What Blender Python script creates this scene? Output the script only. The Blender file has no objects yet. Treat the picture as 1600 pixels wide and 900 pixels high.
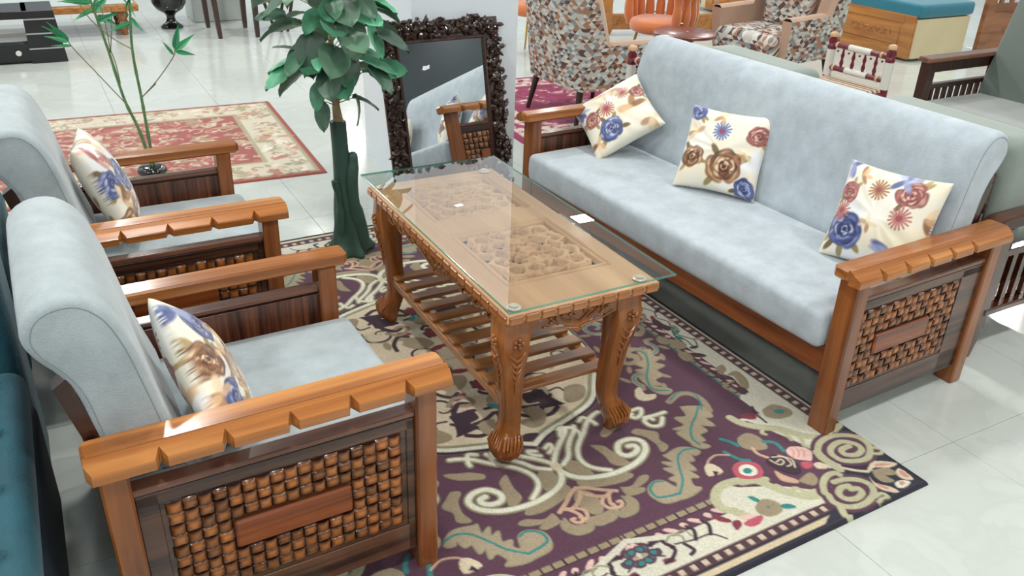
import bpy, bmesh, math, random
import numpy as np
from mathutils import Vector, Matrix
random.seed(7); np.random.seed(7)
SC = bpy.context.scene
COL = SC.collection
PI = math.pi
# ------------------------------------------------------------------ camera
cam = bpy.data.cameras.new('camera'); camo = bpy.data.objects.new('camera', cam); COL.objects.link(camo)
_F = Vector((0.436049, 0.774262, -0.458671)); _R = Vector((0.878916, -0.475886, 0.032245)); _U = Vector((0.193309, 0.417194, 0.888021))
camo.matrix_world = Matrix(((_R.x, _U.x, -_F.x, -0.9666), (_R.y, _U.y, -_F.y, -1.7249), (_R.z, _U.z, -_F.z, 1.6673), (0, 0, 0, 1)))
cam.sensor_width = 36; cam.lens = 30.134; cam.clip_start = .05; cam.clip_end = 200
SC.camera = camo
# ------------------------------------------------------------------ world and exposure
w = bpy.data.worlds.new('world'); SC.world = w; w.use_nodes = True
w.node_tree.nodes['Background'].inputs[0].default_value = (.80, .89, .93, 1)
w.node_tree.nodes['Background'].inputs[1].default_value = .55
SC.view_settings.view_transform = 'Standard'; SC.view_settings.look = 'None'
SC.view_settings.gamma = 1; SC.view_settings.use_curve_mapping = False
SC.view_settings.exposure = 0.16
# ------------------------------------------------------------------ ceiling lamps
CEIL = 3.3
def downlight(x, y, size, power):
    l = bpy.data.lights.new('downlight', 'AREA'); l.shape = 'SQUARE'; l.size = size; l.energy = power; l.color = (1.0, .985, .95)
    o = bpy.data.objects.new('downlight', l); COL.objects.link(o); o.location = (x, y, CEIL - .03)
    return o
for i in range(-3, 4):
    for j in range(-4, 5):
        if (i, j) not in ((1, 0), (0, 4), (-1, 4)): downlight(1.8 + 2.4 * i, 1.06 + 2.4 * j, .20, 26)
downlight(3.8, 12.8, .25, 25)

# ------------------------------------------------------------------ helpers
def lin(c):
    return tuple((x / 12.92 if x <= .04045 else ((x + .055) / 1.055) ** 2.4) for x in (v / 255. for v in c))
def mat(name):
    m = bpy.data.materials.new(name); m.use_nodes = True
    return m, m.node_tree, m.node_tree.nodes['Principled BSDF']
def plain(name, rgb, rough=.5, metal=0, spec=.5, coat=0, sheen=0, noise=0, nscale=8, bump=0, bscale=200):
    m, t, b = mat(name); N = t.nodes; L = t.links
    b.inputs['Base Color'].default_value = (*lin(rgb), 1); b.inputs['Roughness'].default_value = rough
    b.inputs['Metallic'].default_value = metal; b.inputs['Specular IOR Level'].default_value = spec
    b.inputs['Coat Weight'].default_value = coat; b.inputs['Coat Roughness'].default_value = .12; b.inputs['Sheen Weight'].default_value = sheen
    tc = N.new('ShaderNodeTexCoord')
    if noise:
        n = N.new('ShaderNodeTexNoise'); n.inputs['Scale'].default_value = nscale; n.inputs['Detail'].default_value = 6; n.inputs['Roughness'].default_value = .65
        L.new(tc.outputs['Object'], n.inputs['Vector'])
        r = N.new('ShaderNodeValToRGB'); c = lin(rgb)
        r.color_ramp.elements[0].position = .3; r.color_ramp.elements[1].position = .7
        r.color_ramp.elements[0].color = (*[x * (1 - noise) for x in c], 1); r.color_ramp.elements[1].color = (*[min(1, x * (1 + noise)) for x in c], 1)
        L.new(n.outputs['Fac'], r.inputs['Fac']); L.new(r.outputs['Color'], b.inputs['Base Color'])
    if bump:
        n2 = N.new('ShaderNodeTexNoise'); n2.inputs['Scale'].default_value = bscale; n2.inputs['Detail'].default_value = 3
        L.new(tc.outputs['Object'], n2.inputs['Vector'])
        bp = N.new('ShaderNodeBump'); bp.inputs['Strength'].default_value = bump; bp.inputs['Distance'].default_value = .01
        L.new(n2.outputs['Fac'], bp.inputs['Height']); L.new(bp.outputs['Normal'], b.inputs['Normal'])
    return m
def wood(name, c1, c2, axis='x', rough=.28, scale=1.0, coat=.35, c3=None, contrast=(.35, .68), stretch=.06):
    m, t, b = mat(name); N = t.nodes; L = t.links
    tc = N.new('ShaderNodeTexCoord'); mp = N.new('ShaderNodeMapping')
    s = [22 * scale] * 3; s['xyz'.index(axis)] = 22 * scale * stretch; mp.inputs['Scale'].default_value = s
    L.new(tc.outputs['Object'], mp.inputs['Vector'])
    n = N.new('ShaderNodeTexNoise'); n.inputs['Scale'].default_value = 1.0; n.inputs['Detail'].default_value = 5; n.inputs['Roughness'].default_value = .6; n.inputs['Distortion'].default_value = .6
    L.new(mp.outputs['Vector'], n.inputs['Vector'])
    r = N.new('ShaderNodeValToRGB'); r.color_ramp.elements[0].position = contrast[0]; r.color_ramp.elements[1].position = contrast[1]
    r.color_ramp.elements[0].color = (*lin(c1), 1); r.color_ramp.elements[1].color = (*lin(c2), 1)
    if c3: e = r.color_ramp.elements.new((contrast[0] + contrast[1]) / 2); e.color = (*lin(c3), 1)
    L.new(n.outputs['Fac'], r.inputs['Fac']); L.new(r.outputs['Color'], b.inputs['Base Color'])
    b.inputs['Roughness'].default_value = rough; b.inputs['Coat Weight'].default_value = coat; b.inputs['Coat Roughness'].default_value = .12
    bp = N.new('ShaderNodeBump'); bp.inputs['Strength'].default_value = .06; bp.inputs['Distance'].default_value = .004
    L.new(n.outputs['Fac'], bp.inputs['Height']); L.new(bp.outputs['Normal'], b.inputs['Normal'])
    return m
def vcol(name, rough=.9, sheen=0, spec=.3, bump=0, bscale=400):
    m, t, b = mat(name); N = t.nodes; L = t.links
    a = N.new('ShaderNodeVertexColor'); a.layer_name = 'print'
    L.new(a.outputs['Color'], b.inputs['Base Color']); b.inputs['Roughness'].default_value = rough; b.inputs['Sheen Weight'].default_value = sheen; b.inputs['Specular IOR Level'].default_value = spec
    if bump:
        tc = N.new('ShaderNodeTexCoord'); n2 = N.new('ShaderNodeTexNoise'); n2.inputs['Scale'].default_value = bscale
        L.new(tc.outputs['Object'], n2.inputs['Vector'])
        bp = N.new('ShaderNodeBump'); bp.inputs['Strength'].default_value = bump; bp.inputs['Distance'].default_value = .01
        L.new(n2.outputs['Fac'], bp.inputs['Height']); L.new(bp.outputs['Normal'], b.inputs['Normal'])
    return m

class MB:
    def __init__(s): s.v = []; s.f = []; s.smooth = False
    def add(s, V, F):
        o = len(s.v); s.v += [tuple(map(float, p)) for p in V]; s.f += [tuple(i + o for i in f) for f in F]; return s
    def box(s, x0, x1, y0, y1, z0, z1, ch=.0):
        if ch <= 0:
            V = [(x0, y0, z0), (x1, y0, z0), (x1, y1, z0), (x0, y1, z0), (x0, y0, z1), (x1, y0, z1), (x1, y1, z1), (x0, y1, z1)]
            return s.add(V, [(0, 3, 2, 1), (4, 5, 6, 7), (0, 1, 5, 4), (1, 2, 6, 5), (2, 3, 7, 6), (3, 0, 4, 7)])
        # chamfered box: 24 vertices
        V = []; lo = (x0, y0, z0); hi = (x1, y1, z1); idx = {}
        for sx in (0, 1):
            for sy in (0, 1):
                for sz in (0, 1):
                    c = [(hi if q else lo)[k] for k, q in enumerate((sx, sy, sz))]
                    d = [(-ch if q else ch) for q in (sx, sy, sz)]
                    for ax in range(3):
                        p = [c[k] + (0 if k == ax else d[k]) for k in range(3)]
                        idx[(sx, sy, sz, ax)] = len(V); V.append(p)
        F = []
        for ax in range(3):
            u, w_ = [k for k in range(3) if k != ax]
            for q in (0, 1):
                ring = []
                for a, b in ((0, 0), (1, 0), (1, 1), (0, 1)):
                    k = [0, 0, 0]; k[ax] = q; k[u] = a; k[w_] = b; ring.append(idx[(*k, ax)])
                flip = (q == 1) ^ (ax == 1)
                F.append(tuple(ring) if flip else tuple(ring[::-1]))
        for ax in range(3):      # edges along ax
            u, w_ = [k for k in range(3) if k != ax]
            for a in (0, 1):
                for b in (0, 1):
                    k0 = [0, 0, 0]; k0[u] = a; k0[w_] = b; k1 = list(k0); k1[ax] = 1
                    q = [idx[(*k0, u)], idx[(*k1, u)], idx[(*k1, w_)], idx[(*k0, w_)]]
                    F.append(tuple(q) if ((a + b) % 2 == 0) ^ (ax == 1) else tuple(q[::-1]))
        for a in (0, 1):
            for b in (0, 1):
                for c in (0, 1):
                    q = [idx[(a, b, c, 0)], idx[(a, b, c, 1)], idx[(a, b, c, 2)]]
                    F.append(tuple(q) if (a + b + c) % 2 == 1 else tuple(q[::-1]))
        return s.add(V, F)
    def tube(s, P, R, n=8, cap=True):
        P = [Vector(p) for p in P]; R = R if hasattr(R, '__len__') else [R] * len(P)
        V = []; up = None
        for i, p in enumerate(P):
            t = (P[min(i + 1, len(P) - 1)] - P[max(i - 1, 0)])
            t = t.normalized() if t.length > 1e-9 else Vector((0, 0, 1))
            if up is None: up = Vector((0, 0, 1)) if abs(t.z) < .9 else Vector((1, 0, 0))
            a = t.cross(up); a = a.normalized() if a.length > 1e-6 else Vector((1, 0, 0)); b = a.cross(t).normalized(); up = b
            for k in range(n):
                th = 2 * PI * k / n; V.append(p + (a * math.cos(th) + b * math.sin(th)) * R[i])
        F = []
        for i in range(len(P) - 1):
            for k in range(n):
                F.append((i * n + k, (i + 1) * n + k, (i + 1) * n + (k + 1) % n, i * n + (k + 1) % n))
        if cap: F.append(tuple(range(n))); F.append(tuple((len(P) - 1) * n + k for k in range(n))[::-1])
        return s.add(V, F)
    def lathe(s, prof, c=(0, 0, 0), n=16):
        V = []; F = []
        for r, z in prof:
            for k in range(n):
                th = 2 * PI * k / n; V.append((c[0] + r * math.cos(th), c[1] + r * math.sin(th), c[2] + z))
        for i in range(len(prof) - 1):
            for k in range(n): F.append((i * n + k, i * n + (k + 1) % n, (i + 1) * n + (k + 1) % n, (i + 1) * n + k))
        F.append(tuple(range(n))[::-1]); F.append(tuple((len(prof) - 1) * n + k for k in range(n)))
        return s.add(V, F)
    def loft(s, secs, cap=True):
        n = len(secs[0]); V = [p for sec in secs for p in sec]; F = []
        for i in range(len(secs) - 1):
            for k in range(n): F.append((i * n + k, i * n + (k + 1) % n, (i + 1) * n + (k + 1) % n, (i + 1) * n + k))
        if cap: F.append(tuple(range(n))[::-1]); F.append(tuple((len(secs) - 1) * n + k for k in range(n)))
        return s.add(V, F)
    def prism(s, poly, z0, z1, axis='z'):
        def P(a, b, c): return {'z': (a, b, c), 'y': (a, c, b), 'x': (c, a, b)}[axis]
        n = len(poly); V = [P(a, b, z0) for a, b in poly] + [P(a, b, z1) for a, b in poly]
        F = [tuple(range(n))[::-1], tuple(range(n, 2 * n))] + [(k, (k + 1) % n, n + (k + 1) % n, n + k) for k in range(n)]
        return s.add(V, F)
    def xf(s, M):
        s.v = [tuple(M @ Vector(p)) for p in s.v]; return s
    def mesh(s, name, m, smooth=False, fix=True):
        me = bpy.data.meshes.new(name); me.from_pydata(s.v, [], s.f); me.update()
        if fix:
            bm = bmesh.new(); bm.from_mesh(me); bmesh.ops.recalc_face_normals(bm, faces=bm.faces); bm.to_mesh(me); bm.free()
        if m: me.materials.append(m)
        if smooth:
            me.polygons.foreach_set('use_smooth', [True] * len(me.polygons))
            me.set_sharp_from_angle(angle=math.radians(smooth if smooth is not True else 45))
        return me
    def build(s, name, m, parent=None, smooth=False, fix=True):
        o = bpy.data.objects.new(name, s.mesh(name, m, smooth, fix)); COL.objects.link(o)
        if parent: o.parent = parent
        return o
def thing(name, label, cat, loc=(0, 0, 0), rz=0, group=None):
    o = bpy.data.objects.new(name, None); COL.objects.link(o); o.location = loc; o.rotation_euler = (0, 0, rz); o.empty_display_size = .1
    o['label'] = label; o['category'] = cat
    if group: o['group'] = group
    return o
def tag(o, label, cat, group=None):
    o['label'] = label; o['category'] = cat
    if group: o['group'] = group
    return o
def inst(me, name, parent, loc=(0, 0, 0), rot=(0, 0, 0), scl=(1, 1, 1)):
    o = bpy.data.objects.new(name, me); COL.objects.link(o); o.parent = parent; o.location = loc; o.rotation_euler = rot; o.scale = scl
    return o
def copy_tree(o, parent=None):
    c = o.copy(); COL.objects.link(c)
    if parent: c.parent = parent
    for ch in o.children: copy_tree(ch, c)
    return c
def rbox(x0, x1, y0, y1, z0, z1, r, puff=0, n=10, edge_puff=0):
    """rounded, gently puffed upholstery block"""
    hx, hy, hz = (x1 - x0) / 2, (y1 - y0) / 2, (z1 - z0) / 2; c = np.array([(x0 + x1) / 2, (y0 + y1) / 2, (z0 + z1) / 2]); h = np.array([hx, hy, hz])
    b = MB(); idx = {}; V = []; F = []
    def axis_samples(hh):
        k = 4; e = [-hh + r * (1 - math.cos(i / k * PI / 2)) for i in range(k)]
        m = max(2, int(n * min(1, hh / .15)));
        mid = [-(hh - r) + 2 * (hh - r) * i / m for i in range(m + 1)]
        return e + mid + [-q for q in e[::-1]]
    S = [axis_samples(q) for q in h]
    def vert(p):
        key = tuple(np.round(p, 6))
        if key in idx: return idx[key]
        p = np.array(p); inner = np.clip(p, -(h - r), h - r); d = p - inner; L = np.linalg.norm(d)
        q = inner + d / L * r if L > 1e-9 else p
        fx = max(0, 1 - (q[0] / hx) ** 2); fy = max(0, 1 - (q[1] / hy) ** 2); fz = max(0, 1 - (q[2] / hz) ** 2)
        q = q.copy(); q[2] += np.sign(q[2]) * puff * (fx * fy) ** .5 * (abs(q[2]) / hz) if puff else 0
        if edge_puff: q[0] += np.sign(q[0]) * edge_puff * fz * (abs(q[0]) / hx) ** 6; q[1] += np.sign(q[1]) * edge_puff * fz * (abs(q[1]) / hy) ** 6
        idx[key] = len(V); V.append(q + c); return idx[key]
    for ax in range(3):
        u, w_ = [k for k in range(3) if k != ax]
        for sgn in (-1, 1):
            for i in range(len(S[u]) - 1):
                for j in range(len(S[w_]) - 1):
                    q = []
                    for a, d in ((i, j), (i + 1, j), (i + 1, j + 1), (i, j + 1)):
                        p = [0, 0, 0]; p[ax] = sgn * h[ax]; p[u] = S[u][a]; p[w_] = S[w_][d]; q.append(vert(p))
                    q = list(dict.fromkeys(q))
                    if len(q) > 2: F.append(tuple(q))
    b.add(V, F); return b
def smooth_closed(pts, k=4):
    n = len(pts); out = []
    for i in range(n):
        p0, p1, p2, p3 = [np.array(pts[(i + d) % n], float) for d in (-1, 0, 1, 2)]
        for j in range(k):
            t = j / k; out.append(tuple(.5 * ((2 * p1) + (-p0 + p2) * t + (2 * p0 - 5 * p1 + 4 * p2 - p3) * t * t + (-p0 + 3 * p1 - 3 * p2 + p3) * t ** 3)))
    return out
def spline(pts, k=6):
    n = len(pts); out = []
    if n < 3: k = max(k, 2)
    for i in range(n - 1):
        p0, p1, p2, p3 = [np.array(pts[min(max(i + d, 0), n - 1)], float) for d in (-1, 0, 1, 2)]
        for j in range(k):
            t = j / k; out.append(.5 * ((2 * p1) + (-p0 + p2) * t + (2 * p0 - 5 * p1 + 4 * p2 - p3) * t * t + (-p0 + 3 * p1 - 3 * p2 + p3) * t ** 3))
    out.append(np.array(pts[-1], float)); return out

# ------------------------------------------------------------------ pattern painter (colours of woven / printed patterns, with pile height)
class Canvas:
    def __init__(s, w_, h, step, base):
        s.nx = int(round(w_ / step)) + 1; s.ny = int(round(h / step)) + 1; s.w = w_; s.h = h
        s.X = np.linspace(0, w_, s.nx); s.Y = np.linspace(0, h, s.ny); s.px = step
        s.C = np.zeros((s.ny, s.nx, 3)) + np.array(base, float); s.H = np.zeros((s.ny, s.nx))
    def win(s, x0, x1, y0, y1):
        i0 = max(0, int(np.searchsorted(s.X, x0)) - 1); i1 = min(s.nx, int(np.searchsorted(s.X, x1)) + 1)
        j0 = max(0, int(np.searchsorted(s.Y, y0)) - 1); j1 = min(s.ny, int(np.searchsorted(s.Y, y1)) + 1)
        return i0, i1, j0, j1
    def put(s, i0, i1, j0, j1, a, col, h):
        C = s.C[j0:j1, i0:i1]; C += (np.array(col, float) - C) * a[..., None]
        H = s.H[j0:j1, i0:i1]
        if h is not None: H += (h - H) * a
    def stroke(s, pts, w_, col, h=None, k=5, taper=None):
        P = spline(pts, k) if len(pts) > 2 else [np.array(p, float) for p in pts]
        P = np.array(P); x0, y0 = P.min(0) - w_; x1, y1 = P.max(0) + w_
        i0, i1, j0, j1 = s.win(x0, x1, y0, y1)
        if i1 <= i0 or j1 <= j0: return
        D = np.full((j1 - j0, i1 - i0), 9.)
        n = len(P)
        for q in range(n - 1):
            a, b = P[q], P[q + 1]; ww = w_ if taper is None else w_ * (taper[0] + (taper[1] - taper[0]) * q / n)
            lo = np.minimum(a, b) - w_; hi = np.maximum(a, b) + w_
            a0, a1, b0, b1 = s.win(lo[0], hi[0], lo[1], hi[1])
            if a1 <= a0 or b1 <= b0: continue
            gx, gy = np.meshgrid(s.X[a0:a1], s.Y[b0:b1]); d = b - a; L = max(d @ d, 1e-12)
            t = np.clip(((gx - a[0]) * d[0] + (gy - a[1]) * d[1]) / L, 0, 1)
            dd = np.hypot(gx - a[0] - t * d[0], gy - a[1] - t * d[1]) - ww / 2
            sl = D[b0 - j0:b1 - j0, a0 - i0:a1 - i0]; np.minimum(sl, dd, out=sl)
        s.put(i0, i1, j0, j1, np.clip(.5 - D / s.px, 0, 1), col, h)
    def poly(s, pts, col, h=None, smooth=True):
        P = np.array(smooth_closed(pts, 3) if smooth and len(pts) > 3 else pts); i0, i1, j0, j1 = s.win(P[:, 0].min(), P[:, 0].max(), P[:, 1].min(), P[:, 1].max())
        if i1 <= i0 or j1 <= j0: return
        a = np.zeros((j1 - j0, i1 - i0))
        for ox, oy in ((-.25, -.25), (.25, .25), (.25, -.25), (-.25, .25)):
            gx, gy = np.meshgrid(s.X[i0:i1] + ox * s.px, s.Y[j0:j1] + oy * s.px); ins = np.zeros(gx.shape, bool)
            for q in range(len(P)):
                x1, y1 = P[q]; x2, y2 = P[(q + 1) % len(P)]
                if y1 == y2: continue
                ins ^= ((gy < y1) != (gy < y2)) & (gx < (x2 - x1) * (gy - y1) / (y2 - y1) + x1)
            a += ins * .25
        s.put(i0, i1, j0, j1, a, col, h)
    def ell(s, cx, cy, rx, ry, col, h=None, ang=0, soft=None, wob=0, ph=0, nl=5, alpha=1):
        R = max(rx, ry) * (1 + wob); i0, i1, j0, j1 = s.win(cx - R, cx + R, cy - R, cy + R)
        if i1 <= i0 or j1 <= j0: return
        gx, gy = np.meshgrid(s.X[i0:i1] - cx, s.Y[j0:j1] - cy); c, sn = math.cos(ang), math.sin(ang)
        u = (gx * c + gy * sn) / rx; v = (-gx * sn + gy * c) / ry; r = np.hypot(u, v)
        if wob: r = r / (1 + wob * np.cos(nl * np.arctan2(v, u) + ph))
        e = soft if soft else s.px / min(rx, ry)
        s.put(i0, i1, j0, j1, np.clip((1 - r) / e + .5, 0, 1) * alpha, col, h)
    def rect(s, x0, x1, y0, y1, col, h=None):
        s.poly([(x0, y0), (x1, y0), (x1, y1), (x0, y1)], col, h, smooth=False)
def linarr(C):
    C = np.clip(C / 255., 0, 1); return np.where(C <= .04045, C / 12.92, ((C + .055) / 1.055) ** 2.4)
def grid_mesh(name, V, C, nx, ny, m, smooth=True):
    me = bpy.data.meshes.new(name); nf = (nx - 1) * (ny - 1)
    i = np.arange(nx - 1)[None, :]; j = np.arange(ny - 1)[:, None]; a = j * nx + i
    F = np.stack([a, a + 1, a + nx + 1, a + nx], -1).reshape(-1)
    me.vertices.add(nx * ny); me.vertices.foreach_set('co', V.reshape(-1).astype(np.float32))
    me.loops.add(nf * 4); me.loops.foreach_set('vertex_index', F.astype(np.int32))
    me.polygons.add(nf); me.polygons.foreach_set('loop_start', np.arange(0, nf * 4, 4, dtype=np.int32))
    try: me.polygons.foreach_set('loop_total', np.full(nf, 4, dtype=np.int32))
    except Exception: pass
    if smooth: me.polygons.foreach_set('use_smooth', np.ones(nf, bool))
    me.update(calc_edges=True)
    if C is not None:
        at = me.color_attributes.new('print', 'FLOAT_COLOR', 'POINT'); A = np.ones((nx * ny, 4)); A[:, :3] = linarr(C).reshape(-1, 3)
        at.data.foreach_set('color', A.reshape(-1).astype(np.float32))
    me.materials.append(m); return me
# ------------------------------------------------------------------ materials
M = {}
M['teak'] = wood('teak', (134, 78, 34), (194, 132, 70), 'x', rough=.24, c3=(170, 106, 52), scale=.8)
M['teak_post'] = wood('teak_post', (104, 56, 26), (154, 92, 46), 'z', rough=.25, scale=.8)
M['teak_rail'] = wood('teak_rail', (108, 54, 22), (156, 86, 38), 'y', rough=.25, scale=.8)
M['rosewood'] = wood('rosewood', (42, 24, 18), (100, 66, 46), 'x', rough=.3, scale=1.3, contrast=(.4, .62), stretch=.03)
M['rosewood_v'] = wood('rosewood_vertical', (58, 30, 20), (112, 66, 44), 'z', rough=.3, scale=2.2, contrast=(.42, .6), stretch=.03)
M['slat_red'] = wood('red_streaked_wood', (92, 42, 22), (158, 84, 42), 'x', rough=.25, scale=1.4)
M['cap'] = wood('cap_wood', (96, 58, 42), (140, 96, 76), 'x', rough=.22)
M['darkwood'] = wood('dark_wood', (38, 20, 15), (74, 42, 30), 'z', rough=.3)
M['carved'] = wood('carved_teak', (128, 78, 36), (176, 116, 62), 'y', rough=.28, scale=.5, c3=(152, 96, 48))
M['carved_top'] = wood('carved_teak_top', (176, 132, 92), (204, 164, 122), 'y', rough=.42, scale=.5, c3=(190, 146, 104), coat=.1)
M['carved_z'] = wood('carved_teak_upright', (120, 68, 28), (172, 108, 52), 'z', rough=.24, scale=.8, c3=(146, 86, 38))
M['carved_x'] = wood('carved_teak_cross', (124, 72, 30), (178, 114, 56), 'x', rough=.24, scale=.8, c3=(152, 92, 42))
M['shelf'] = wood('shelf_wood', (112, 70, 40), (160, 110, 66), 'x', rough=.25, scale=.9)
def weave_mat():
    m, t, b = mat('woven_block'); N = t.nodes; L = t.links
    tc = N.new('ShaderNodeTexCoord'); oi = N.new('ShaderNodeObjectInfo')
    v = N.new('ShaderNodeVectorMath'); v.operation = 'SUBTRACT'; v.inputs[1].default_value = (.5, .5, .5); L.new(tc.outputs['Generated'], v.inputs[0])
    v2 = N.new('ShaderNodeVectorMath'); v2.operation = 'MULTIPLY'; v2.inputs[1].default_value = (2, 0, 2); L.new(v.outputs[0], v2.inputs[0])
    ab = N.new('ShaderNodeVectorMath'); ab.operation = 'ABSOLUTE'; L.new(v2.outputs[0], ab.inputs[0])
    sp = N.new('ShaderNodeSeparateXYZ'); L.new(ab.outputs[0], sp.inputs[0])
    mx = N.new('ShaderNodeMath'); mx.operation = 'MAXIMUM'; L.new(sp.outputs[0], mx.inputs[0]); L.new(sp.outputs[2], mx.inputs[1])
    r = N.new('ShaderNodeValToRGB'); r.color_ramp.elements[0].position = .3; r.color_ramp.elements[0].color = (*lin((164, 98, 42)), 1)
    r.color_ramp.elements[1].position = .98; r.color_ramp.elements[1].color = (*lin((56, 26, 14)), 1)
    L.new(mx.outputs[0], r.inputs['Fac'])
    hs = N.new('ShaderNodeHueSaturation'); mr = N.new('ShaderNodeMapRange'); mr.inputs['To Min'].default_value = .5; mr.inputs['To Max'].default_value = 1.2
    L.new(oi.outputs['Random'], mr.inputs['Value']); L.new(mr.outputs[0], hs.inputs['Value']); L.new(r.outputs['Color'], hs.inputs['Color']); L.new(hs.outputs[0], b.inputs['Base Color'])
    b.inputs['Roughness'].default_value = .25; b.inputs['Coat Weight'].default_value = .4; return m
M['weave'] = weave_mat()
M['velvet'] = plain('blue_grey_velvet', (174, 185, 193), rough=.85, sheen=.35, noise=.14, nscale=13, bump=.25, bscale=260, spec=.2)
M['velvet_chair'] = plain('grey_velvet', (162, 173, 177), rough=.85, sheen=.35, noise=.14, nscale=12, bump=.25, bscale=260, spec=.2)
M['piping'] = plain('velvet_seam', (140, 150, 152), rough=.9)
M['rug'] = vcol('rug_pile', rough=.95, sheen=.15, spec=.1, bump=.35, bscale=500)
M['print'] = vcol('printed_satin', rough=.42, sheen=.3, spec=.4)
M['underside'] = plain('underside_board', (34, 28, 26), rough=.8)

# ------------------------------------------------------------------ structure: floor tiles, column, ceiling, rear wall
def tile_mat():
    m, t, b = mat('polished_tile'); N = t.nodes; L = t.links
    g = N.new('ShaderNodeNewGeometry'); n = N.new('ShaderNodeTexNoise'); n.inputs['Scale'].default_value = 3.2; n.inputs['Detail'].default_value = 9; n.inputs['Distortion'].default_value = 1.4
    L.new(g.outputs['Position'], n.inputs['Vector'])
    r = N.new('ShaderNodeValToRGB'); e = r.color_ramp.elements; e[0].position = .44; e[0].color = (*lin((193, 199, 194)), 1); e[1].position = .56; e[1].color = (*lin((196, 202, 197)), 1)
    q = e.new(.5); q.color = (*lin((190, 196, 191)), 1)
    L.new(n.outputs['Fac'], r.inputs['Fac']); L.new(r.outputs['Color'], b.inputs['Base Color'])
    b.inputs['Roughness'].default_value = .12; b.inputs['Specular IOR Level'].default_value = .85; return m
M['tile'] = tile_mat(); M['grout'] = plain('grout', (150, 156, 152), rough=.7)
fl = MB().box(-9, 16, -7, 16, -.06, -.004).build('floor', M['grout']); fl['kind'] = 'structure'
TP = .66
tm = MB().box(.0008, TP - .0008, .0008, TP - .0008, -.02, 0, .0008).mesh('floor_tile', M['tile'])
FX, FY = .08 - TP * 3, -.465 - TP * 1
cnt = 0; big = []
for j in range(0, 17):
    for i in range(0, 18):
        x = FX + i * TP; y = FY + j * TP
        if cnt < 298:
            inst(tm, 'floor_tile', fl, (x, y, 0)); cnt += 1; big.append((i, j))
rest = MB(); done = set(big)
for j in range(-9, 26):
    for i in range(-11, 24):
        if (i, j) in done: continue
        x = FX + i * TP; y = FY + j * TP; rest.add([(x, y, 0), (x + TP - .0016, y, 0), (x + TP - .0016, y + TP - .0016, 0), (x, y + TP - .0016, 0)], [(0, 1, 2, 3)])
ro = rest.build('far_floor_tiles', M['tile'], fl); ro['kind'] = 'stuff'
CXR = 1.165
M['white_wall'] = plain('white_paint', (214, 222, 228), rough=.45)
o = MB().prism([(.60, 2.10), (CXR, 2.10), (CXR, 3.02), (.67, 3.02)], 0, CEIL).build('wall_column', M['white_wall']); o['kind'] = 'structure'
M['ceiling'] = plain('ceiling_paint', (178, 182, 184), rough=.8)
o = MB().box(-9, 16, -7, 16, CEIL, CEIL + .1).build('ceiling', M['ceiling']); o['kind'] = 'structure'
M['dark_wall'] = plain('dark_wall_paint', (44, 52, 56), rough=.6)
o = MB().box(-9, 16, -7.2, -7, 0, CEIL).build('wall_rear', M['dark_wall']); o['kind'] = 'structure'

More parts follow.
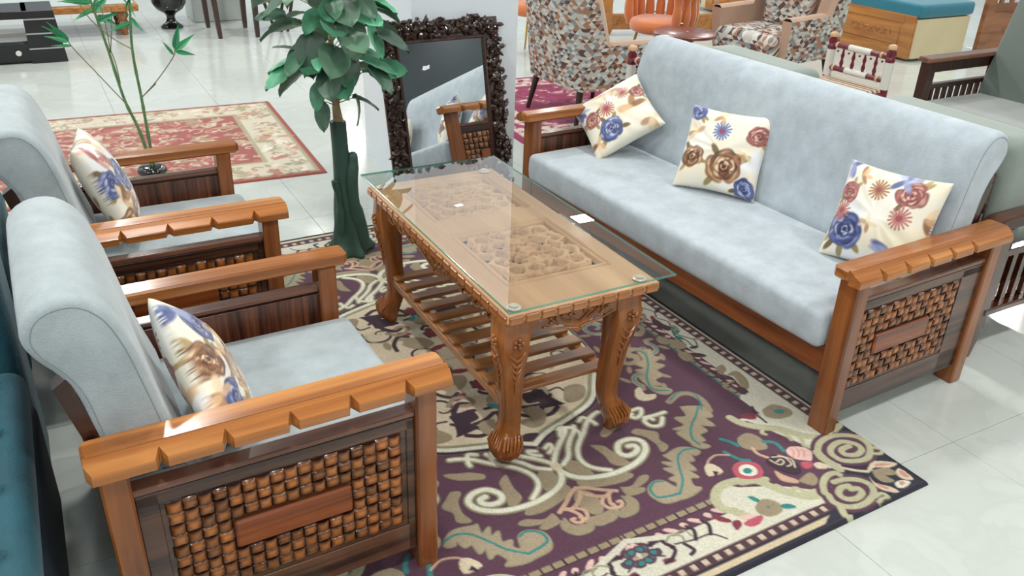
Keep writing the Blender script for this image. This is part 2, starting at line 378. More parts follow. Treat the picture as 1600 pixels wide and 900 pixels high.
# ------------------------------------------------------------------ patterned rug
PAL = dict(purple=(88, 58, 74), navy=(46, 44, 56), cream=(204, 201, 184), cream2=(206, 192, 166), taupe=(150, 134, 110), leaf=(160, 146, 122), white=(216, 214, 196), olive=(142, 140, 110),
           olive2=(178, 176, 144), teal=(52, 126, 124), peach=(192, 160, 134), pink=(178, 84, 100), pink2=(200, 138, 128), pinkp=(216, 182, 172), dark=(60, 44, 54), maroon=(124, 54, 66), brown=(76, 54, 60), green=(62, 92, 76), sand=(198, 182, 152))
RUGTRACE = [
('P','taupe',0,(0.929,0.513,0.879,0.491,0.82,0.478,0.774,0.467,0.773,0.453,0.815,0.448,0.874,0.46,0.929,0.485)),
('P','taupe',0,(0.916,0.613,0.881,0.585,0.871,0.539,0.874,0.517,0.919,0.547,0.925,0.588)),
('P','taupe',0,(0.952,0.48,0.923,0.446,0.928,0.395,0.946,0.371,0.973,0.386,0.975,0.438)),
('P','taupe',0,(0.839,0.391,0.83,0.359,0.851,0.327,0.886,0.321,0.902,0.329,0.873,0.347,0.853,0.372)),
('P','taupe',0,(0.833,0.425,0.8,0.415,0.755,0.437,0.731,0.432,0.751,0.416,0.795,0.404,0.776,0.393,0.791,0.383,0.832,0.391)),
('P','taupe',0,(0.991,0.37,0.946,0.362,0.905,0.365,0.902,0.351,0.931,0.329,0.967,0.332,1.008,0.346)),
('P','taupe',0,(0.853,0.395,0.859,0.359,0.894,0.347,0.909,0.332,0.889,0.323,0.856,0.336,0.837,0.363)),
('P','taupe',0,(0.794,0.629,0.766,0.609,0.759,0.579,0.745,0.521,0.746,0.501,0.786,0.523,0.785,0.573)),
('P','taupe',0,(0.617,0.631,0.591,0.606,0.571,0.584,0.59,0.551,0.585,0.516,0.616,0.502,0.607,0.539,0.615,0.586,0.639,0.621)),
('P','taupe',0,(0.7,0.687,0.673,0.695,0.633,0.708,0.658,0.676,0.703,0.655,0.729,0.647,0.734,0.662)),
('P','leaf',0,(0.618,0.482,0.566,0.491,0.532,0.477,0.513,0.446,0.537,0.437,0.548,0.45,0.559,0.42,0.58,0.421,0.584,0.383,0.606,0.391,0.6,0.354,0.625,0.362,0.64,0.329,0.627,0.312,0.672,0.3,0.711,0.303,0.76,0.312,0.777,0.348,0.769,0.38,0.736,0.4,0.707,0.392,0.694,0.358,0.689,0.346,0.673,0.365,0.682,0.388,0.655,0.393,0.666,0.433,0.638,0.423,0.651,0.459,0.62,0.443,0.626,0.481)),
('S','teal',0.007,(0.517,0.461,0.551,0.472,0.591,0.457,0.627,0.407,0.653,0.363,0.698,0.323)),
('S','teal',0.008,(0.698,0.323,0.744,0.331,0.768,0.344,0.764,0.378,0.733,0.398,0.709,0.389)),
('P','leaf',0,(0.407,0.657,0.34,0.621,0.349,0.567,0.378,0.571,0.379,0.525,0.417,0.546,0.421,0.515,0.455,0.511,0.46,0.48,0.482,0.482,0.466,0.451,0.494,0.452,0.51,0.475,0.508,0.496,0.513,0.552,0.479,0.546,0.51,0.573,0.465,0.572,0.465,0.618,0.425,0.608)),
('S','teal',0.007,(0.355,0.629,0.398,0.593,0.453,0.554,0.49,0.507,0.491,0.471)),
('P','leaf',0,(0.314,1.012,0.264,0.999,0.282,0.957,0.263,0.935,0.306,0.919,0.288,0.887,0.334,0.874,0.334,0.839,0.379,0.828,0.379,0.794,0.411,0.8,0.368,0.755,0.397,0.738,0.425,0.763,0.424,0.818,0.417,0.872,0.39,0.869,0.401,0.91,0.363,0.903,0.375,0.944,0.334,0.948)),
('S','taupe',0.025,(0.295,0.989,0.317,1.027,0.371,1.016,0.409,0.975,0.39,0.953,0.356,0.958,0.34,0.988,0.363,0.993)),
('S','teal',0.007,(0.314,1.012,0.301,0.98,0.34,0.914,0.398,0.85,0.423,0.784,0.38,0.75)),
('S','taupe',0.025,(0.424,0.698,0.363,0.719,0.324,0.698,0.316,0.65,0.335,0.597)),
('S','teal',0.006,(0.415,0.704,0.357,0.726,0.317,0.706,0.325,0.656,0.358,0.61)),
('P','cream2',0,(0.477,0.813,0.456,0.813,0.466,0.774,0.434,0.757,0.455,0.736,0.498,0.743,0.508,0.774)),
('S','peach',0.014,(0.967,0.547,0.962,0.493,0.941,0.451,0.9,0.42,0.874,0.426)),
('S','peach',0.014,(0.958,0.493,0.924,0.474,0.886,0.444,0.854,0.422)),
('S','peach',0.012,(0.881,0.423,0.9,0.389,0.893,0.363,0.875,0.366,0.869,0.381,0.879,0.382)),
('S','peach',0.012,(0.9,0.42,0.92,0.401,0.918,0.376,0.9,0.365,0.896,0.38)),
('S','olive',0.03,(0.954,0.595,0.942,0.554,0.913,0.519,0.861,0.496,0.8,0.486,0.731,0.493,0.687,0.51,0.656,0.534,0.643,0.564,0.652,0.586,0.677,0.6,0.713,0.597,0.738,0.568,0.738,0.545,0.722,0.533,0.696,0.535,0.678,0.548,0.678,0.566,0.696,0.571)),
('S','olive',0.027,(0.954,0.595,0.937,0.625,0.9,0.666,0.862,0.698,0.838,0.718,0.823,0.737,0.826,0.752,0.842,0.747)),
('S','olive',0.026000000000000002,(0.925,0.593,0.889,0.619,0.864,0.657,0.831,0.692,0.799,0.718,0.787,0.74)),
('S','olive',0.026000000000000002,(0.814,0.504,0.856,0.542,0.866,0.586,0.849,0.628,0.818,0.663,0.778,0.696,0.742,0.732,0.703,0.756,0.674,0.765)),
('S','olive',0.025,(0.854,0.716,0.835,0.743,0.803,0.738,0.791,0.703,0.8,0.68)),
('S','olive',0.025,(0.758,0.752,0.735,0.763,0.72,0.732,0.718,0.714)),
('S','olive',0.025,(0.929,0.687,0.908,0.697,0.911,0.677,0.931,0.662)),
('S','olive',0.025,(0.592,0.721,0.564,0.718,0.535,0.715,0.552,0.688,0.579,0.678,0.592,0.692,0.58,0.702)),
('S','olive',0.025,(0.557,0.667,0.523,0.661,0.477,0.659)),
('S','olive',0.025,(0.503,0.638,0.534,0.609,0.564,0.62,0.568,0.65,0.546,0.661,0.537,0.645)),
('S','white',0.018,(0.954,0.595,0.942,0.554,0.913,0.519,0.861,0.496,0.8,0.486,0.731,0.493,0.687,0.51,0.656,0.534,0.643,0.564,0.652,0.586,0.677,0.6,0.713,0.597,0.738,0.568,0.738,0.545,0.722,0.533,0.696,0.535,0.678,0.548,0.678,0.566,0.696,0.571)),
('S','white',0.015,(0.954,0.595,0.937,0.625,0.9,0.666,0.862,0.698,0.838,0.718,0.823,0.737,0.826,0.752,0.842,0.747)),
('S','white',0.014,(0.925,0.593,0.889,0.619,0.864,0.657,0.831,0.692,0.799,0.718,0.787,0.74)),
('S','white',0.014,(0.814,0.504,0.856,0.542,0.866,0.586,0.849,0.628,0.818,0.663,0.778,0.696,0.742,0.732,0.703,0.756,0.674,0.765)),
('S','white',0.013,(0.854,0.716,0.835,0.743,0.803,0.738,0.791,0.703,0.8,0.68)),
('S','white',0.013,(0.758,0.752,0.735,0.763,0.72,0.732,0.718,0.714)),
('S','white',0.013,(0.929,0.687,0.908,0.697,0.911,0.677,0.931,0.662)),
('S','white',0.013,(0.592,0.721,0.564,0.718,0.535,0.715,0.552,0.688,0.579,0.678,0.592,0.692,0.58,0.702)),
('S','white',0.013,(0.557,0.667,0.523,0.661,0.477,0.659)),
('S','white',0.013,(0.503,0.638,0.534,0.609,0.564,0.62,0.568,0.65,0.546,0.661,0.537,0.645)),
('P','cream2',0,(0.94,0.617,0.935,0.584,0.978,0.541,0.954,0.595)),
('S','olive2',0.03,(0.303,0.531,0.293,0.49,0.259,0.449,0.212,0.413,0.184,0.376,0.162,0.342,0.126,0.311,0.129,0.281)),
('S','olive2',0.014,(0.242,0.44,0.27,0.421,0.266,0.409)),
('S','olive2',0.014,(0.184,0.376,0.18,0.341,0.2,0.307,0.182,0.293)),
('S','olive2',0.014,(0.212,0.413,0.208,0.377,0.214,0.348)),
('S','olive2',0.03,(0.504,0.273,0.464,0.26,0.447,0.233,0.431,0.196,0.41,0.166,0.378,0.131,0.334,0.115,0.304,0.099)),
('S','olive2',0.014,(0.447,0.233,0.423,0.248,0.438,0.256)),
('S','olive2',0.014,(0.431,0.196,0.421,0.213,0.412,0.185,0.395,0.171)),
('S','olive2',0.014,(0.398,0.168,0.381,0.178,0.362,0.145,0.329,0.14)),
('S','olive2',0.03,(0.452,0.254,0.501,0.281,0.568,0.289,0.618,0.262,0.635,0.217,0.608,0.185,0.596,0.154)),
('S','purple',0.046,(0.191,0.261,0.149,0.291,0.096,0.3,0.051,0.287,0.015,0.257,0.012,0.217,0.035,0.188,0.074,0.167,0.116,0.174,0.154,0.199,0.156,0.238,0.124,0.261,0.078,0.263,0.048,0.231,0.056,0.203,0.092,0.195,0.121,0.213,0.112,0.235,0.076,0.236)),
('S','purple',0.046,(0.322,0.118,0.294,0.149,0.257,0.168,0.224,0.168,0.216,0.154)),
('S','purple',0.046,(0.259,0.139,0.218,0.131,0.182,0.107,0.173,0.073,0.202,0.043,0.26,0.03,0.308,0.043,0.33,0.077,0.319,0.107)),
('S','purple',0.046,(0.232,0.106,0.259,0.111,0.286,0.098,0.288,0.072,0.26,0.057,0.225,0.064,0.218,0.084,0.24,0.092)),
('S','olive2',0.021,(0.191,0.261,0.149,0.291,0.096,0.3,0.051,0.287,0.015,0.257,0.012,0.217,0.035,0.188,0.074,0.167,0.116,0.174,0.154,0.199,0.156,0.238,0.124,0.261,0.078,0.263,0.048,0.231,0.056,0.203,0.092,0.195,0.121,0.213,0.112,0.235,0.076,0.236)),
('S','olive2',0.021,(0.322,0.118,0.294,0.149,0.257,0.168,0.224,0.168,0.216,0.154)),
('S','olive2',0.021,(0.259,0.139,0.218,0.131,0.182,0.107,0.173,0.073,0.202,0.043,0.26,0.03,0.308,0.043,0.33,0.077,0.319,0.107)),
('S','olive2',0.021,(0.232,0.106,0.259,0.111,0.286,0.098,0.288,0.072,0.26,0.057,0.225,0.064,0.218,0.084,0.24,0.092)),
('S','olive2',0.03,(0.191,0.261,0.198,0.234,0.196,0.192,0.195,0.172)),
('S','olive2',0.022,(0.328,0.058,0.345,0.024,0.338,0.011)),
('S','olive2',0.022,(0.077,0.317,0.012,0.328,0.052,0.315)),
('S','olive2',0.014,(0.045,0.177,0.018,0.163,-0,0.173,0.01,0.19)),
('S','olive2',0.014,(0.205,0.035,0.172,0.035,0.17,0.017,0.192,0.019,0.215,0.014)),
('P','cream2',0,(0.119,0.131,0.065,0.147,0.011,0.107,0.051,0.103,0.091,0.126,0.116,0.119)),
('P','pink2',0,(0.084,0.132,0.065,0.133,0.031,0.111,0.077,0.123)),
('P','cream2',0,(0.044,0.085,0.024,0.084,0.03,0.033,0.058,0.044,0.06,0.07)),
('P','pink2',0,(0.04,0.078,0.03,0.072,0.036,0.042,0.049,0.058)),
('P','white',0,(0.094,0.05,0.065,0.046,0.051,0.027,0.091,0.02,0.108,0.033)),
('P','pink2',0,(0.086,0.043,0.071,0.041,0.071,0.032,0.09,0.03)),
('P','cream2',0,(0.136,0.111,0.149,0.079,0.122,0.041,0.122,0.013,0.15,0.033,0.163,0.068)),
('P','pink2',0,(0.153,0.076,0.14,0.06,0.135,0.039,0.149,0.046)),
('P','taupe',0,(0.107,0.119,0.059,0.103,0.058,0.077,0.095,0.088,0.092,0.058,0.12,0.069,0.122,0.094)),
('S','cream2',0.012,(0.183,0.176,0.153,0.144,0.126,0.124)),
('P','pink',0,(0.487,0.33,0.454,0.348,0.417,0.338,0.398,0.312,0.408,0.278,0.438,0.26,0.475,0.272,0.499,0.294)),
('P','white',0,(0.472,0.318,0.449,0.33,0.425,0.322,0.418,0.298,0.435,0.278,0.46,0.279,0.477,0.297)),
('P','teal',0,(0.46,0.311,0.443,0.313,0.435,0.298,0.451,0.29,0.465,0.297)),
('P','pinkp',0,(0.273,0.315,0.24,0.324,0.207,0.301,0.204,0.274,0.236,0.244,0.257,0.256,0.28,0.279)),
('P','pink',0,(0.274,0.254,0.242,0.238,0.264,0.219,0.287,0.227)),
('S','pink2',0.005,(0.251,0.313,0.257,0.297,0.277,0.282)),
('S','pink2',0.005,(0.237,0.305,0.242,0.289,0.262,0.274)),
('S','pink2',0.005,(0.222,0.297,0.228,0.281,0.248,0.266)),
('P','dark',0,(0.362,0.312,0.32,0.325,0.294,0.296,0.284,0.26,0.305,0.222,0.334,0.221,0.358,0.251,0.369,0.286)),
('S','cream2',0.006,(0.339,0.29,0.319,0.294,0.32,0.279,0.34,0.275,0.348,0.291,0.351,0.307)),
('S','cream2',0.006,(0.335,0.314,0.302,0.296,0.306,0.262,0.326,0.259)),
('S','cream2',0.006,(0.311,0.311,0.289,0.278,0.309,0.244)),
('P','taupe',0,(0.357,0.436,0.316,0.441,0.298,0.41,0.31,0.362,0.338,0.362,0.372,0.385,0.375,0.414)),
('S','peach',0.012,(0.356,0.377,0.361,0.348,0.348,0.321)),
('S','teal',0.014,(0.301,0.384,0.272,0.363,0.278,0.319)),
('S','teal',0.014,(0.412,0.459,0.395,0.435,0.388,0.409)),
('S','teal',0.014,(0.447,0.405,0.432,0.356,0.409,0.338)),
('P','cream2',0,(0.245,0.229,0.223,0.227,0.211,0.201,0.227,0.194,0.252,0.208)),
('P','peach',0,(0.374,0.265,0.366,0.235,0.347,0.201,0.358,0.188,0.389,0.214,0.39,0.239)),
('P','taupe',0,(0.343,0.194,0.289,0.204,0.292,0.176,0.32,0.162,0.337,0.182)),
('S','peach',0.008,(0.446,0.387,0.481,0.406,0.519,0.398,0.548,0.374)),
('P','cream2',0,(0.548,0.384,0.521,0.379,0.516,0.336,0.56,0.336,0.572,0.348)),
('P','dark',0,(0.545,0.353,0.531,0.34,0.556,0.329)),
('P','purple',0,(0.943,0.207,0.931,0.214,0.92,0.213,0.913,0.205,0.917,0.193,0.928,0.185,0.94,0.187,0.947,0.195)),
('P','teal',0,(0.937,0.204,0.931,0.208,0.924,0.207,0.92,0.202,0.923,0.196,0.929,0.191,0.936,0.193,0.94,0.197)),
('P','purple',0,(0.93,0.21,0.941,0.217,0.953,0.216,0.96,0.208,0.956,0.196,0.945,0.188,0.933,0.191,0.926,0.198)),
('P','teal',0,(0.936,0.207,0.942,0.211,0.949,0.21,0.953,0.206,0.95,0.199,0.944,0.194,0.937,0.195,0.933,0.201)),
('P','purple',0,(0.921,0.179,0.909,0.186,0.897,0.185,0.892,0.177,0.895,0.165,0.906,0.157,0.918,0.16,0.925,0.168)),
('P','teal',0,(0.916,0.177,0.908,0.18,0.902,0.179,0.899,0.175,0.901,0.168,0.907,0.164,0.914,0.165,0.918,0.17)),
('P','purple',0,(0.949,0.168,0.938,0.176,0.926,0.174,0.919,0.166,0.922,0.154,0.935,0.146,0.946,0.149,0.952,0.157)),
('P','teal',0,(0.943,0.165,0.937,0.17,0.93,0.168,0.926,0.163,0.928,0.157,0.935,0.153,0.941,0.154,0.945,0.159)),
('P','purple',0,(0.933,0.167,0.944,0.174,0.956,0.173,0.962,0.164,0.958,0.153,0.948,0.146,0.936,0.147,0.93,0.156)),
('P','teal',0,(0.939,0.164,0.945,0.168,0.952,0.167,0.955,0.163,0.954,0.156,0.947,0.152,0.94,0.153,0.937,0.157)),
('P','purple',0,(0.904,0.184,0.914,0.19,0.926,0.189,0.933,0.181,0.929,0.17,0.918,0.162,0.907,0.164,0.9,0.172)),
('P','teal',0,(0.909,0.181,0.916,0.184,0.922,0.183,0.925,0.179,0.923,0.172,0.917,0.168,0.911,0.169,0.907,0.174)),
('S','dark',0.012,(0.869,0.21,0.892,0.216,0.907,0.2)),
('S','dark',0.012,(0.901,0.203,0.873,0.207,0.866,0.184,0.856,0.166)),
('S','dark',0.01,(0.912,0.13,0.89,0.133,0.86,0.153,0.862,0.166)),
('S','dark',0.005,(0.845,0.172,0.788,0.16,0.734,0.154,0.706,0.119)),
('S','dark',0.011,(0.784,0.158,0.765,0.188,0.773,0.209)),
('S','dark',0.011,(0.734,0.154,0.714,0.184,0.72,0.207)),
('S','dark',0.011,(0.822,0.16,0.814,0.131,0.832,0.122)),
('S','cream',0.02,(0.996,0.259,0.824,0.196)),
('S','olive',0.006,(0.862,0.189,0.837,0.203,0.81,0.188,0.816,0.168)),
('S','olive',0.006,(0.829,0.198,0.791,0.203,0.784,0.174)),
('P','maroon',0,(0.683,0.21,0.665,0.199,0.646,0.168,0.658,0.162,0.68,0.183)),
('P','maroon',0,(0.651,0.159,0.627,0.158,0.632,0.139,0.66,0.13)),
('P','pink',0,(0.622,0.142,0.563,0.143,0.557,0.132,0.59,0.116,0.618,0.123)),
('P','pinkp',0,(0.62,0.167,0.588,0.161,0.572,0.149,0.605,0.145)),
('P','teal',0,(0.535,0.216,0.519,0.209,0.513,0.186,0.528,0.186)),
('P','taupe',0,(0.544,0.172,0.503,0.185,0.478,0.158,0.489,0.129,0.532,0.127,0.552,0.151)),
('P','teal',0,(0.518,0.162,0.506,0.156,0.515,0.15)),
('P','teal',0,(0.477,0.145,0.45,0.136,0.441,0.115,0.475,0.126)),
('S','taupe',0.016,(0.143,1.239,0.115,1.224,0.141,1.186,0.169,1.186,0.161,1.212)),
('P','taupe',0,(0.237,1.145,0.194,1.164,0.185,1.131,0.224,1.096,0.252,1.111)),
('P','purple',0,(0.225,1.145,0.203,1.147,0.207,1.128,0.229,1.124)),
('P','brown',0,(0.119,1.168,0.097,1.164,0.096,1.127,0.087,1.088,0.113,1.073,0.129,1.116)),
('P','taupe',0,(0.191,1.046,0.16,1.049,0.158,1.014,0.184,1.001,0.198,1.022)),
('P','taupe',0,(0.159,1.008,0.121,1.002,0.124,0.957,0.158,0.949,0.173,0.977)),
('S','green',0.008,(0.098,1.065,0.116,1.027,0.118,0.987)),
('S','green',0.006,(0.129,1.02,0.099,0.99,0.109,0.923)),
('S','dark',0.008,(0.162,1.106,0.155,1.074,0.16,1.049)),
('P','brown',0,(0.154,0.908,0.117,0.889,0.106,0.861,0.147,0.871)),
('P','taupe',0,(0.182,0.929,0.156,0.915,0.163,0.875,0.193,0.873,0.196,0.905)),
('S','dark',0.008,(0.159,0.782,0.15,0.742,0.129,0.707,0.147,0.649,0.16,0.611)),
('S','dark',0.006,(0.198,0.756,0.164,0.725,0.146,0.705)),
('P','taupe',0,(0.133,0.78,0.1,0.787,0.112,0.757,0.139,0.753)),
('P','taupe',0,(0.124,0.728,0.083,0.73,0.09,0.674,0.122,0.635,0.134,0.646,0.111,0.709)),
('P','brown',0,(0.169,0.648,0.139,0.649,0.137,0.615,0.169,0.61)),
('S','taupe',0.01,(0.138,0.689,0.19,0.682,0.186,0.647)),
('S','dark',0.008,(0.192,0.542,0.211,0.505,0.216,0.454)),
('P','maroon',0,(0.273,0.515,0.236,0.523,0.216,0.501,0.24,0.485)),
('P','taupe',0,(0.174,0.509,0.122,0.516,0.094,0.477,0.107,0.449,0.156,0.451,0.187,0.479)),
('P','teal',0,(0.15,0.49,0.122,0.486,0.116,0.468,0.142,0.467)),
('S','dark',0.018,(0.775,0.852,0.817,0.83,0.872,0.845,0.91,0.879,0.92,0.92)),
('S','dark',0.018,(0.839,0.856,0.806,0.896,0.804,0.942,0.827,0.964,0.854,0.962)),
('S','dark',0.016,(0.772,1.151,0.78,1.105,0.818,1.062,0.849,1.078)),
('S','dark',0.014,(0.936,1.031,0.915,1.061,0.921,1.117)),
('S','dark',0.02,(0.851,1.006,0.822,1.016,0.788,0.976,0.793,0.934,0.812,0.918)),
('S','dark',0.016,(0.768,0.871,0.804,0.89,0.864,0.901,0.907,0.923)),
('S','dark',0.014,(0.756,0.925,0.78,0.907,0.804,0.902)),
('P','dark',0,(0.981,0.762,0.95,0.778,0.906,0.76,0.95,0.735)),
('S','dark',0.014,(0.892,0.955,0.93,0.946,0.941,0.905)),
('P','dark',0,(0.849,0.958,0.816,0.971,0.767,0.967,0.767,0.935,0.75,0.872,0.741,0.857,0.789,0.862,0.832,0.875,0.808,0.903,0.85,0.916)),
('S','dark',0.008,(0.748,0.946,0.708,0.947,0.7,0.899)),
('P','taupe',0,(0.915,0.974,0.964,0.956,0.985,0.996,0.965,1.027,0.927,1.007)),
('S','taupe',0.018,(0.789,1.021,0.822,1.051,0.857,1.043,0.875,1.013,0.853,0.995,0.83,1.003)),
('P','maroon',0,(0.921,1.064,0.973,1.038,0.995,1.089,0.984,1.123,0.943,1.128,0.916,1.101)),
('P','pink',0,(0.939,1.08,0.968,1.076,0.971,1.11,0.945,1.109)),
('P','teal',0,(0.905,0.961,0.934,0.934,0.939,0.958,0.911,0.975)),
('P','teal',0,(0.854,1.131,0.879,1.132,0.89,1.157,0.863,1.159)),
('P','taupe',0,(0.81,1.121,0.844,1.089,0.897,1.116,0.913,1.163,0.868,1.177,0.827,1.155)),
('P','white',0,(0.873,1.039,0.899,1.039,0.911,1.025,0.912,1.052,0.923,1.072,0.893,1.082,0.874,1.092)),
('P','taupe',0,(0.888,0.891,0.844,0.891,0.829,0.848,0.867,0.799,0.909,0.8,0.925,0.842,0.882,0.842)),
('P','taupe',0,(0.688,0.936,0.642,0.934,0.629,0.905,0.667,0.86,0.717,0.855,0.726,0.88)),
('P','maroon',0,(0.911,0.894,0.96,0.861,0.976,0.885,0.971,0.926,0.93,0.925)),

]
def paint_rug():
    W, H = 1.92, 2.54
    step = .0037; q = Canvas(W / 2, H / 2, step, PAL['navy'])
    P = PAL
    # bands (x = distance from long edge, y = distance from short edge)
    bx = dict(line=(.020, .030), bead=(.036, .066), cream=(.070, .142), zig=(.146, .174), bd2=(.180, .202), field=.206)
    by = dict(line=(.020, .040), bead=(.050, .082), cream=(.086, .182), zig=(.184, .218), bd2=(.228, .254), field=.258)
    def band(k, col, h):
        q.rect(bx[k][0], 9, by[k][0], 9, col, h)
    band('line', P['sand'], .003); q.rect(bx['line'][1], 9, by['line'][1], 9, P['navy'], 0)
    band('bead', P['brown'], .001)
    y = by['bead'][0] + .03
    x = .05
    while x < W:
        q.rect(x, x + .018, by['bead'][0] + .006, by['bead'][1] - .006, (192, 174, 156), .003); x += .040
    while y < H:
        q.rect(bx['bead'][0] + .005, bx['bead'][1] - .005, y, y + .018, (192, 174, 156), .003); y += .040
    band('cream', P['cream'], .002)
    band('zig', P['purple'], .001); band('bd2', P['dark'], .001)
    def zz(horizontal):
        k = 0; a = .2
        while a < 1.6:
            b0, b1 = (by['zig'] if horizontal else bx['zig']); m = (b0 + b1) / 2
            pts = [(a, b0 + .004), (a + .02, b0 + .004), (a + .044, b1 - .006), (a + .026, b1 - .004)]; c = [(a + .052, m), (a + .062, b0 + .004), (a + .076, m + .004), (a + .064, b1 - .004)]
            for pp in (pts, c): q.poly(pp if horizontal else [(v, u) for u, v in pp], P['pinkp'], .003)
            a += .086
    zz(True); zz(False)
    q.rect(bx['bd2'][1], 9, by['bd2'][1], 9, P['purple'], 0)
    a = .2
    while a < 1.6:
        q.rect(a, a + .03, by['bd2'][0] + .003, by['bd2'][1] - .003, P['taupe'], .002); q.rect(bx['bd2'][0] + .003, bx['bd2'][1] - .003, a, a + .03, P['taupe'], .002); a += .036
    q.stroke([(bx['bd2'][1], .2), (bx['bd2'][1], 1.3)], .006, P['teal'], .001, k=1)
    q.stroke([(.5, by['zig'][0]), (1.3, by['zig'][0])], .004, P['dark'], 0, k=1)
    # corner: cream flower ground, purple heart, navy tip
    q.poly([(.09, .62), (.20, .60), (.28, .52), (.52, .30), (.62, .24), (.60, .12), (.40, .085), (.25, .10), (.09, .25)], P['cream'], .002)
    q.poly([(.20, .27), (.24, .40), (.30, .50), (.45, .40), (.56, .28), (.42, .20), (.32, .13), (.24, .16)], P['purple'], 0)
    q.poly([(.206, .5), (.29, .505), (.36, .45), (.53, .29), (.60, .262), (.70, .262), (.70, .70), (.206, .70)], P['purple'], 0, smooth=False)
    q.poly([(0, 0), (.42, .0), (.36, .05), (.27, .09), (.17, .19), (.08, .30), (.04, .40), (0, .44)], P['navy'], 0)
    q.poly([(0, 0), (.3, 0), (.02, .3)], P['navy'], 0)
    # medallion
    med = [(.96, .70), (.90, .735), (.80, .765), (.70, .80), (.645, .84), (.60, .90), (.54, .99), (.50, 1.10), (.485, 1.27)]
    q.poly(med + [(.98, 1.27), (.98, .70)], P['cream2'], .002, smooth=False)
    q.stroke(med, .045, P['olive'], .001); q.stroke([(x - .008, y - .012) for x, y in med], .014, P['dark'], 0); q.stroke(med, .018, P['white'], .004)
    def L(side, pts, w_, c): q.stroke(pts, w_, P[c], .004)
    # further scrolls inside the medallion and beside it, in the weave's own repeat
    rr = random.Random(3)
    for cx, cy, r in ((.78, 1.0, .07), (.62, 1.12, .055), (.86, 1.20, .06)):
        sgn = rr.choice((-1, 1)); ph = rr.uniform(0, 6)
        pts = [(cx + r * (1 - k / 14) * math.cos(ph + sgn * k * .55), cy + r * (1 - k / 14) * math.sin(ph + sgn * k * .55)) for k in range(12)]
        q.stroke(pts, .014, P['dark'], .003, taper=(1, .4)); q.stroke([(x + .012, y + .012) for x, y in pts], .008, P['olive2'], .003, taper=(1, .4))
        for k in range(5):
            a = rr.uniform(0, 6.3); q.ell(cx + r * 1.3 * math.cos(a), cy + r * 1.3 * math.sin(a), .03, .014, P[rr.choice(['maroon', 'taupe', 'teal', 'pinkp', 'leaf'])], .003, ang=a)
    for cx, cy in ((.30, 1.0), (.38, 1.22), (.28, 1.22), (.42, .84), (.42, 1.02)):
        ph = rr.uniform(0, 6); pts = [(cx + .05 * (1 - k / 16) * math.cos(ph + k * .5), cy + .05 * (1 - k / 16) * math.sin(ph + k * .5)) for k in range(13)]
        q.stroke(pts, .022, P['leaf'], .003, taper=(1, .5)); q.stroke(pts, .006, P['teal'], .003)
        for k in range(6):
            a = ph + k; q.ell(cx + .075 * math.cos(a), cy + .075 * math.sin(a), .024, .01, P['taupe'], .003, ang=a + .8)
    # flowering branches of the cream border where it runs on
    def branch(x, y, dx, dy):
        nx, ny = -dy, dx
        pts = [(x + dx * t + nx * .018 * math.sin(t * 40), y + dy * t + ny * .018 * math.sin(t * 40)) for t in (0, .04, .08, .12, .16, .2, .24)]
        q.stroke(pts, .005, P['dark'], .003)
        for k, (px_, py_) in enumerate(pts):
            sg = 1 if k % 2 else -1; c = P[rr.choice(['dark', 'taupe', 'maroon', 'leaf', 'brown', 'teal'])]
            q.ell(px_ + nx * .018 * sg, py_ + ny * .018 * sg, .018, .009, c, .003, ang=rr.uniform(0, 3))
        c = P[rr.choice(['taupe', 'pinkp'])]; q.ell(x + dx * .15, y + dy * .15, .024, .02, c, .004, wob=.15); q.ell(x + dx * .15, y + dy * .15, .008, .008, P['teal'], .004)
    for yy in (.93, 1.18): branch(.106, yy, 0, 1)
    for xx in (.0,): branch(.90, .134, 1, 0)
    for it in RUGTRACE:
        kind, col, w_, f = it; pts = [(f[i], f[i + 1]) for i in range(0, len(f), 2)]; pts = [(s + .019 * t, t - .019 * s) for s, t in pts]
        if kind == 'P':
            if col in ('taupe', 'leaf'): q.stroke(pts + pts[:1], .008, P['olive'], .001)
            q.poly(pts, P[col], .004)
        else: q.stroke(pts, w_, P[col], .005 if col in ('white', 'olive2') else .003)
    # binding round the edge
    C = q.C; Hh = q.H
    C = np.concatenate([C, C[:, -2::-1]], 1); Hh = np.concatenate([Hh, Hh[:, -2::-1]], 1)
    C = np.concatenate([C, C[-2::-1]], 0); Hh = np.concatenate([Hh, Hh[-2::-1]], 0)
    ny, nx = Hh.shape; X = np.linspace(0, W, nx); Y = np.linspace(0, H, ny); gx, gy = np.meshgrid(X, Y)
    rs = np.random.RandomState(1)
    C = C * (1 + rs.normal(0, .035, (ny, nx, 1)))
    e = np.minimum(np.minimum(gx, W - gx), np.minimum(gy, H - gy)); Hh = Hh * .6 + .010 + .002 * (e < .014); Hh = np.where(e < 1e-6, .0, np.where(e < .005, .008, Hh))
    V = np.stack([-gx, gy, Hh], -1)
    return grid_mesh('rug', V, C, nx, ny, M['rug'])
rg = bpy.data.objects.new('patterned_rug', paint_rug()); COL.objects.link(rg); rg.location = (1.143, -.573, .0005); rg.rotation_euler = (0, 0, .022)
# x runs to the left in the mesh: turn faces outward
rg.data.flip_normals()
tag(rg, 'large purple and cream scrolled rug with dark navy edge under the carved coffee table', 'rug')

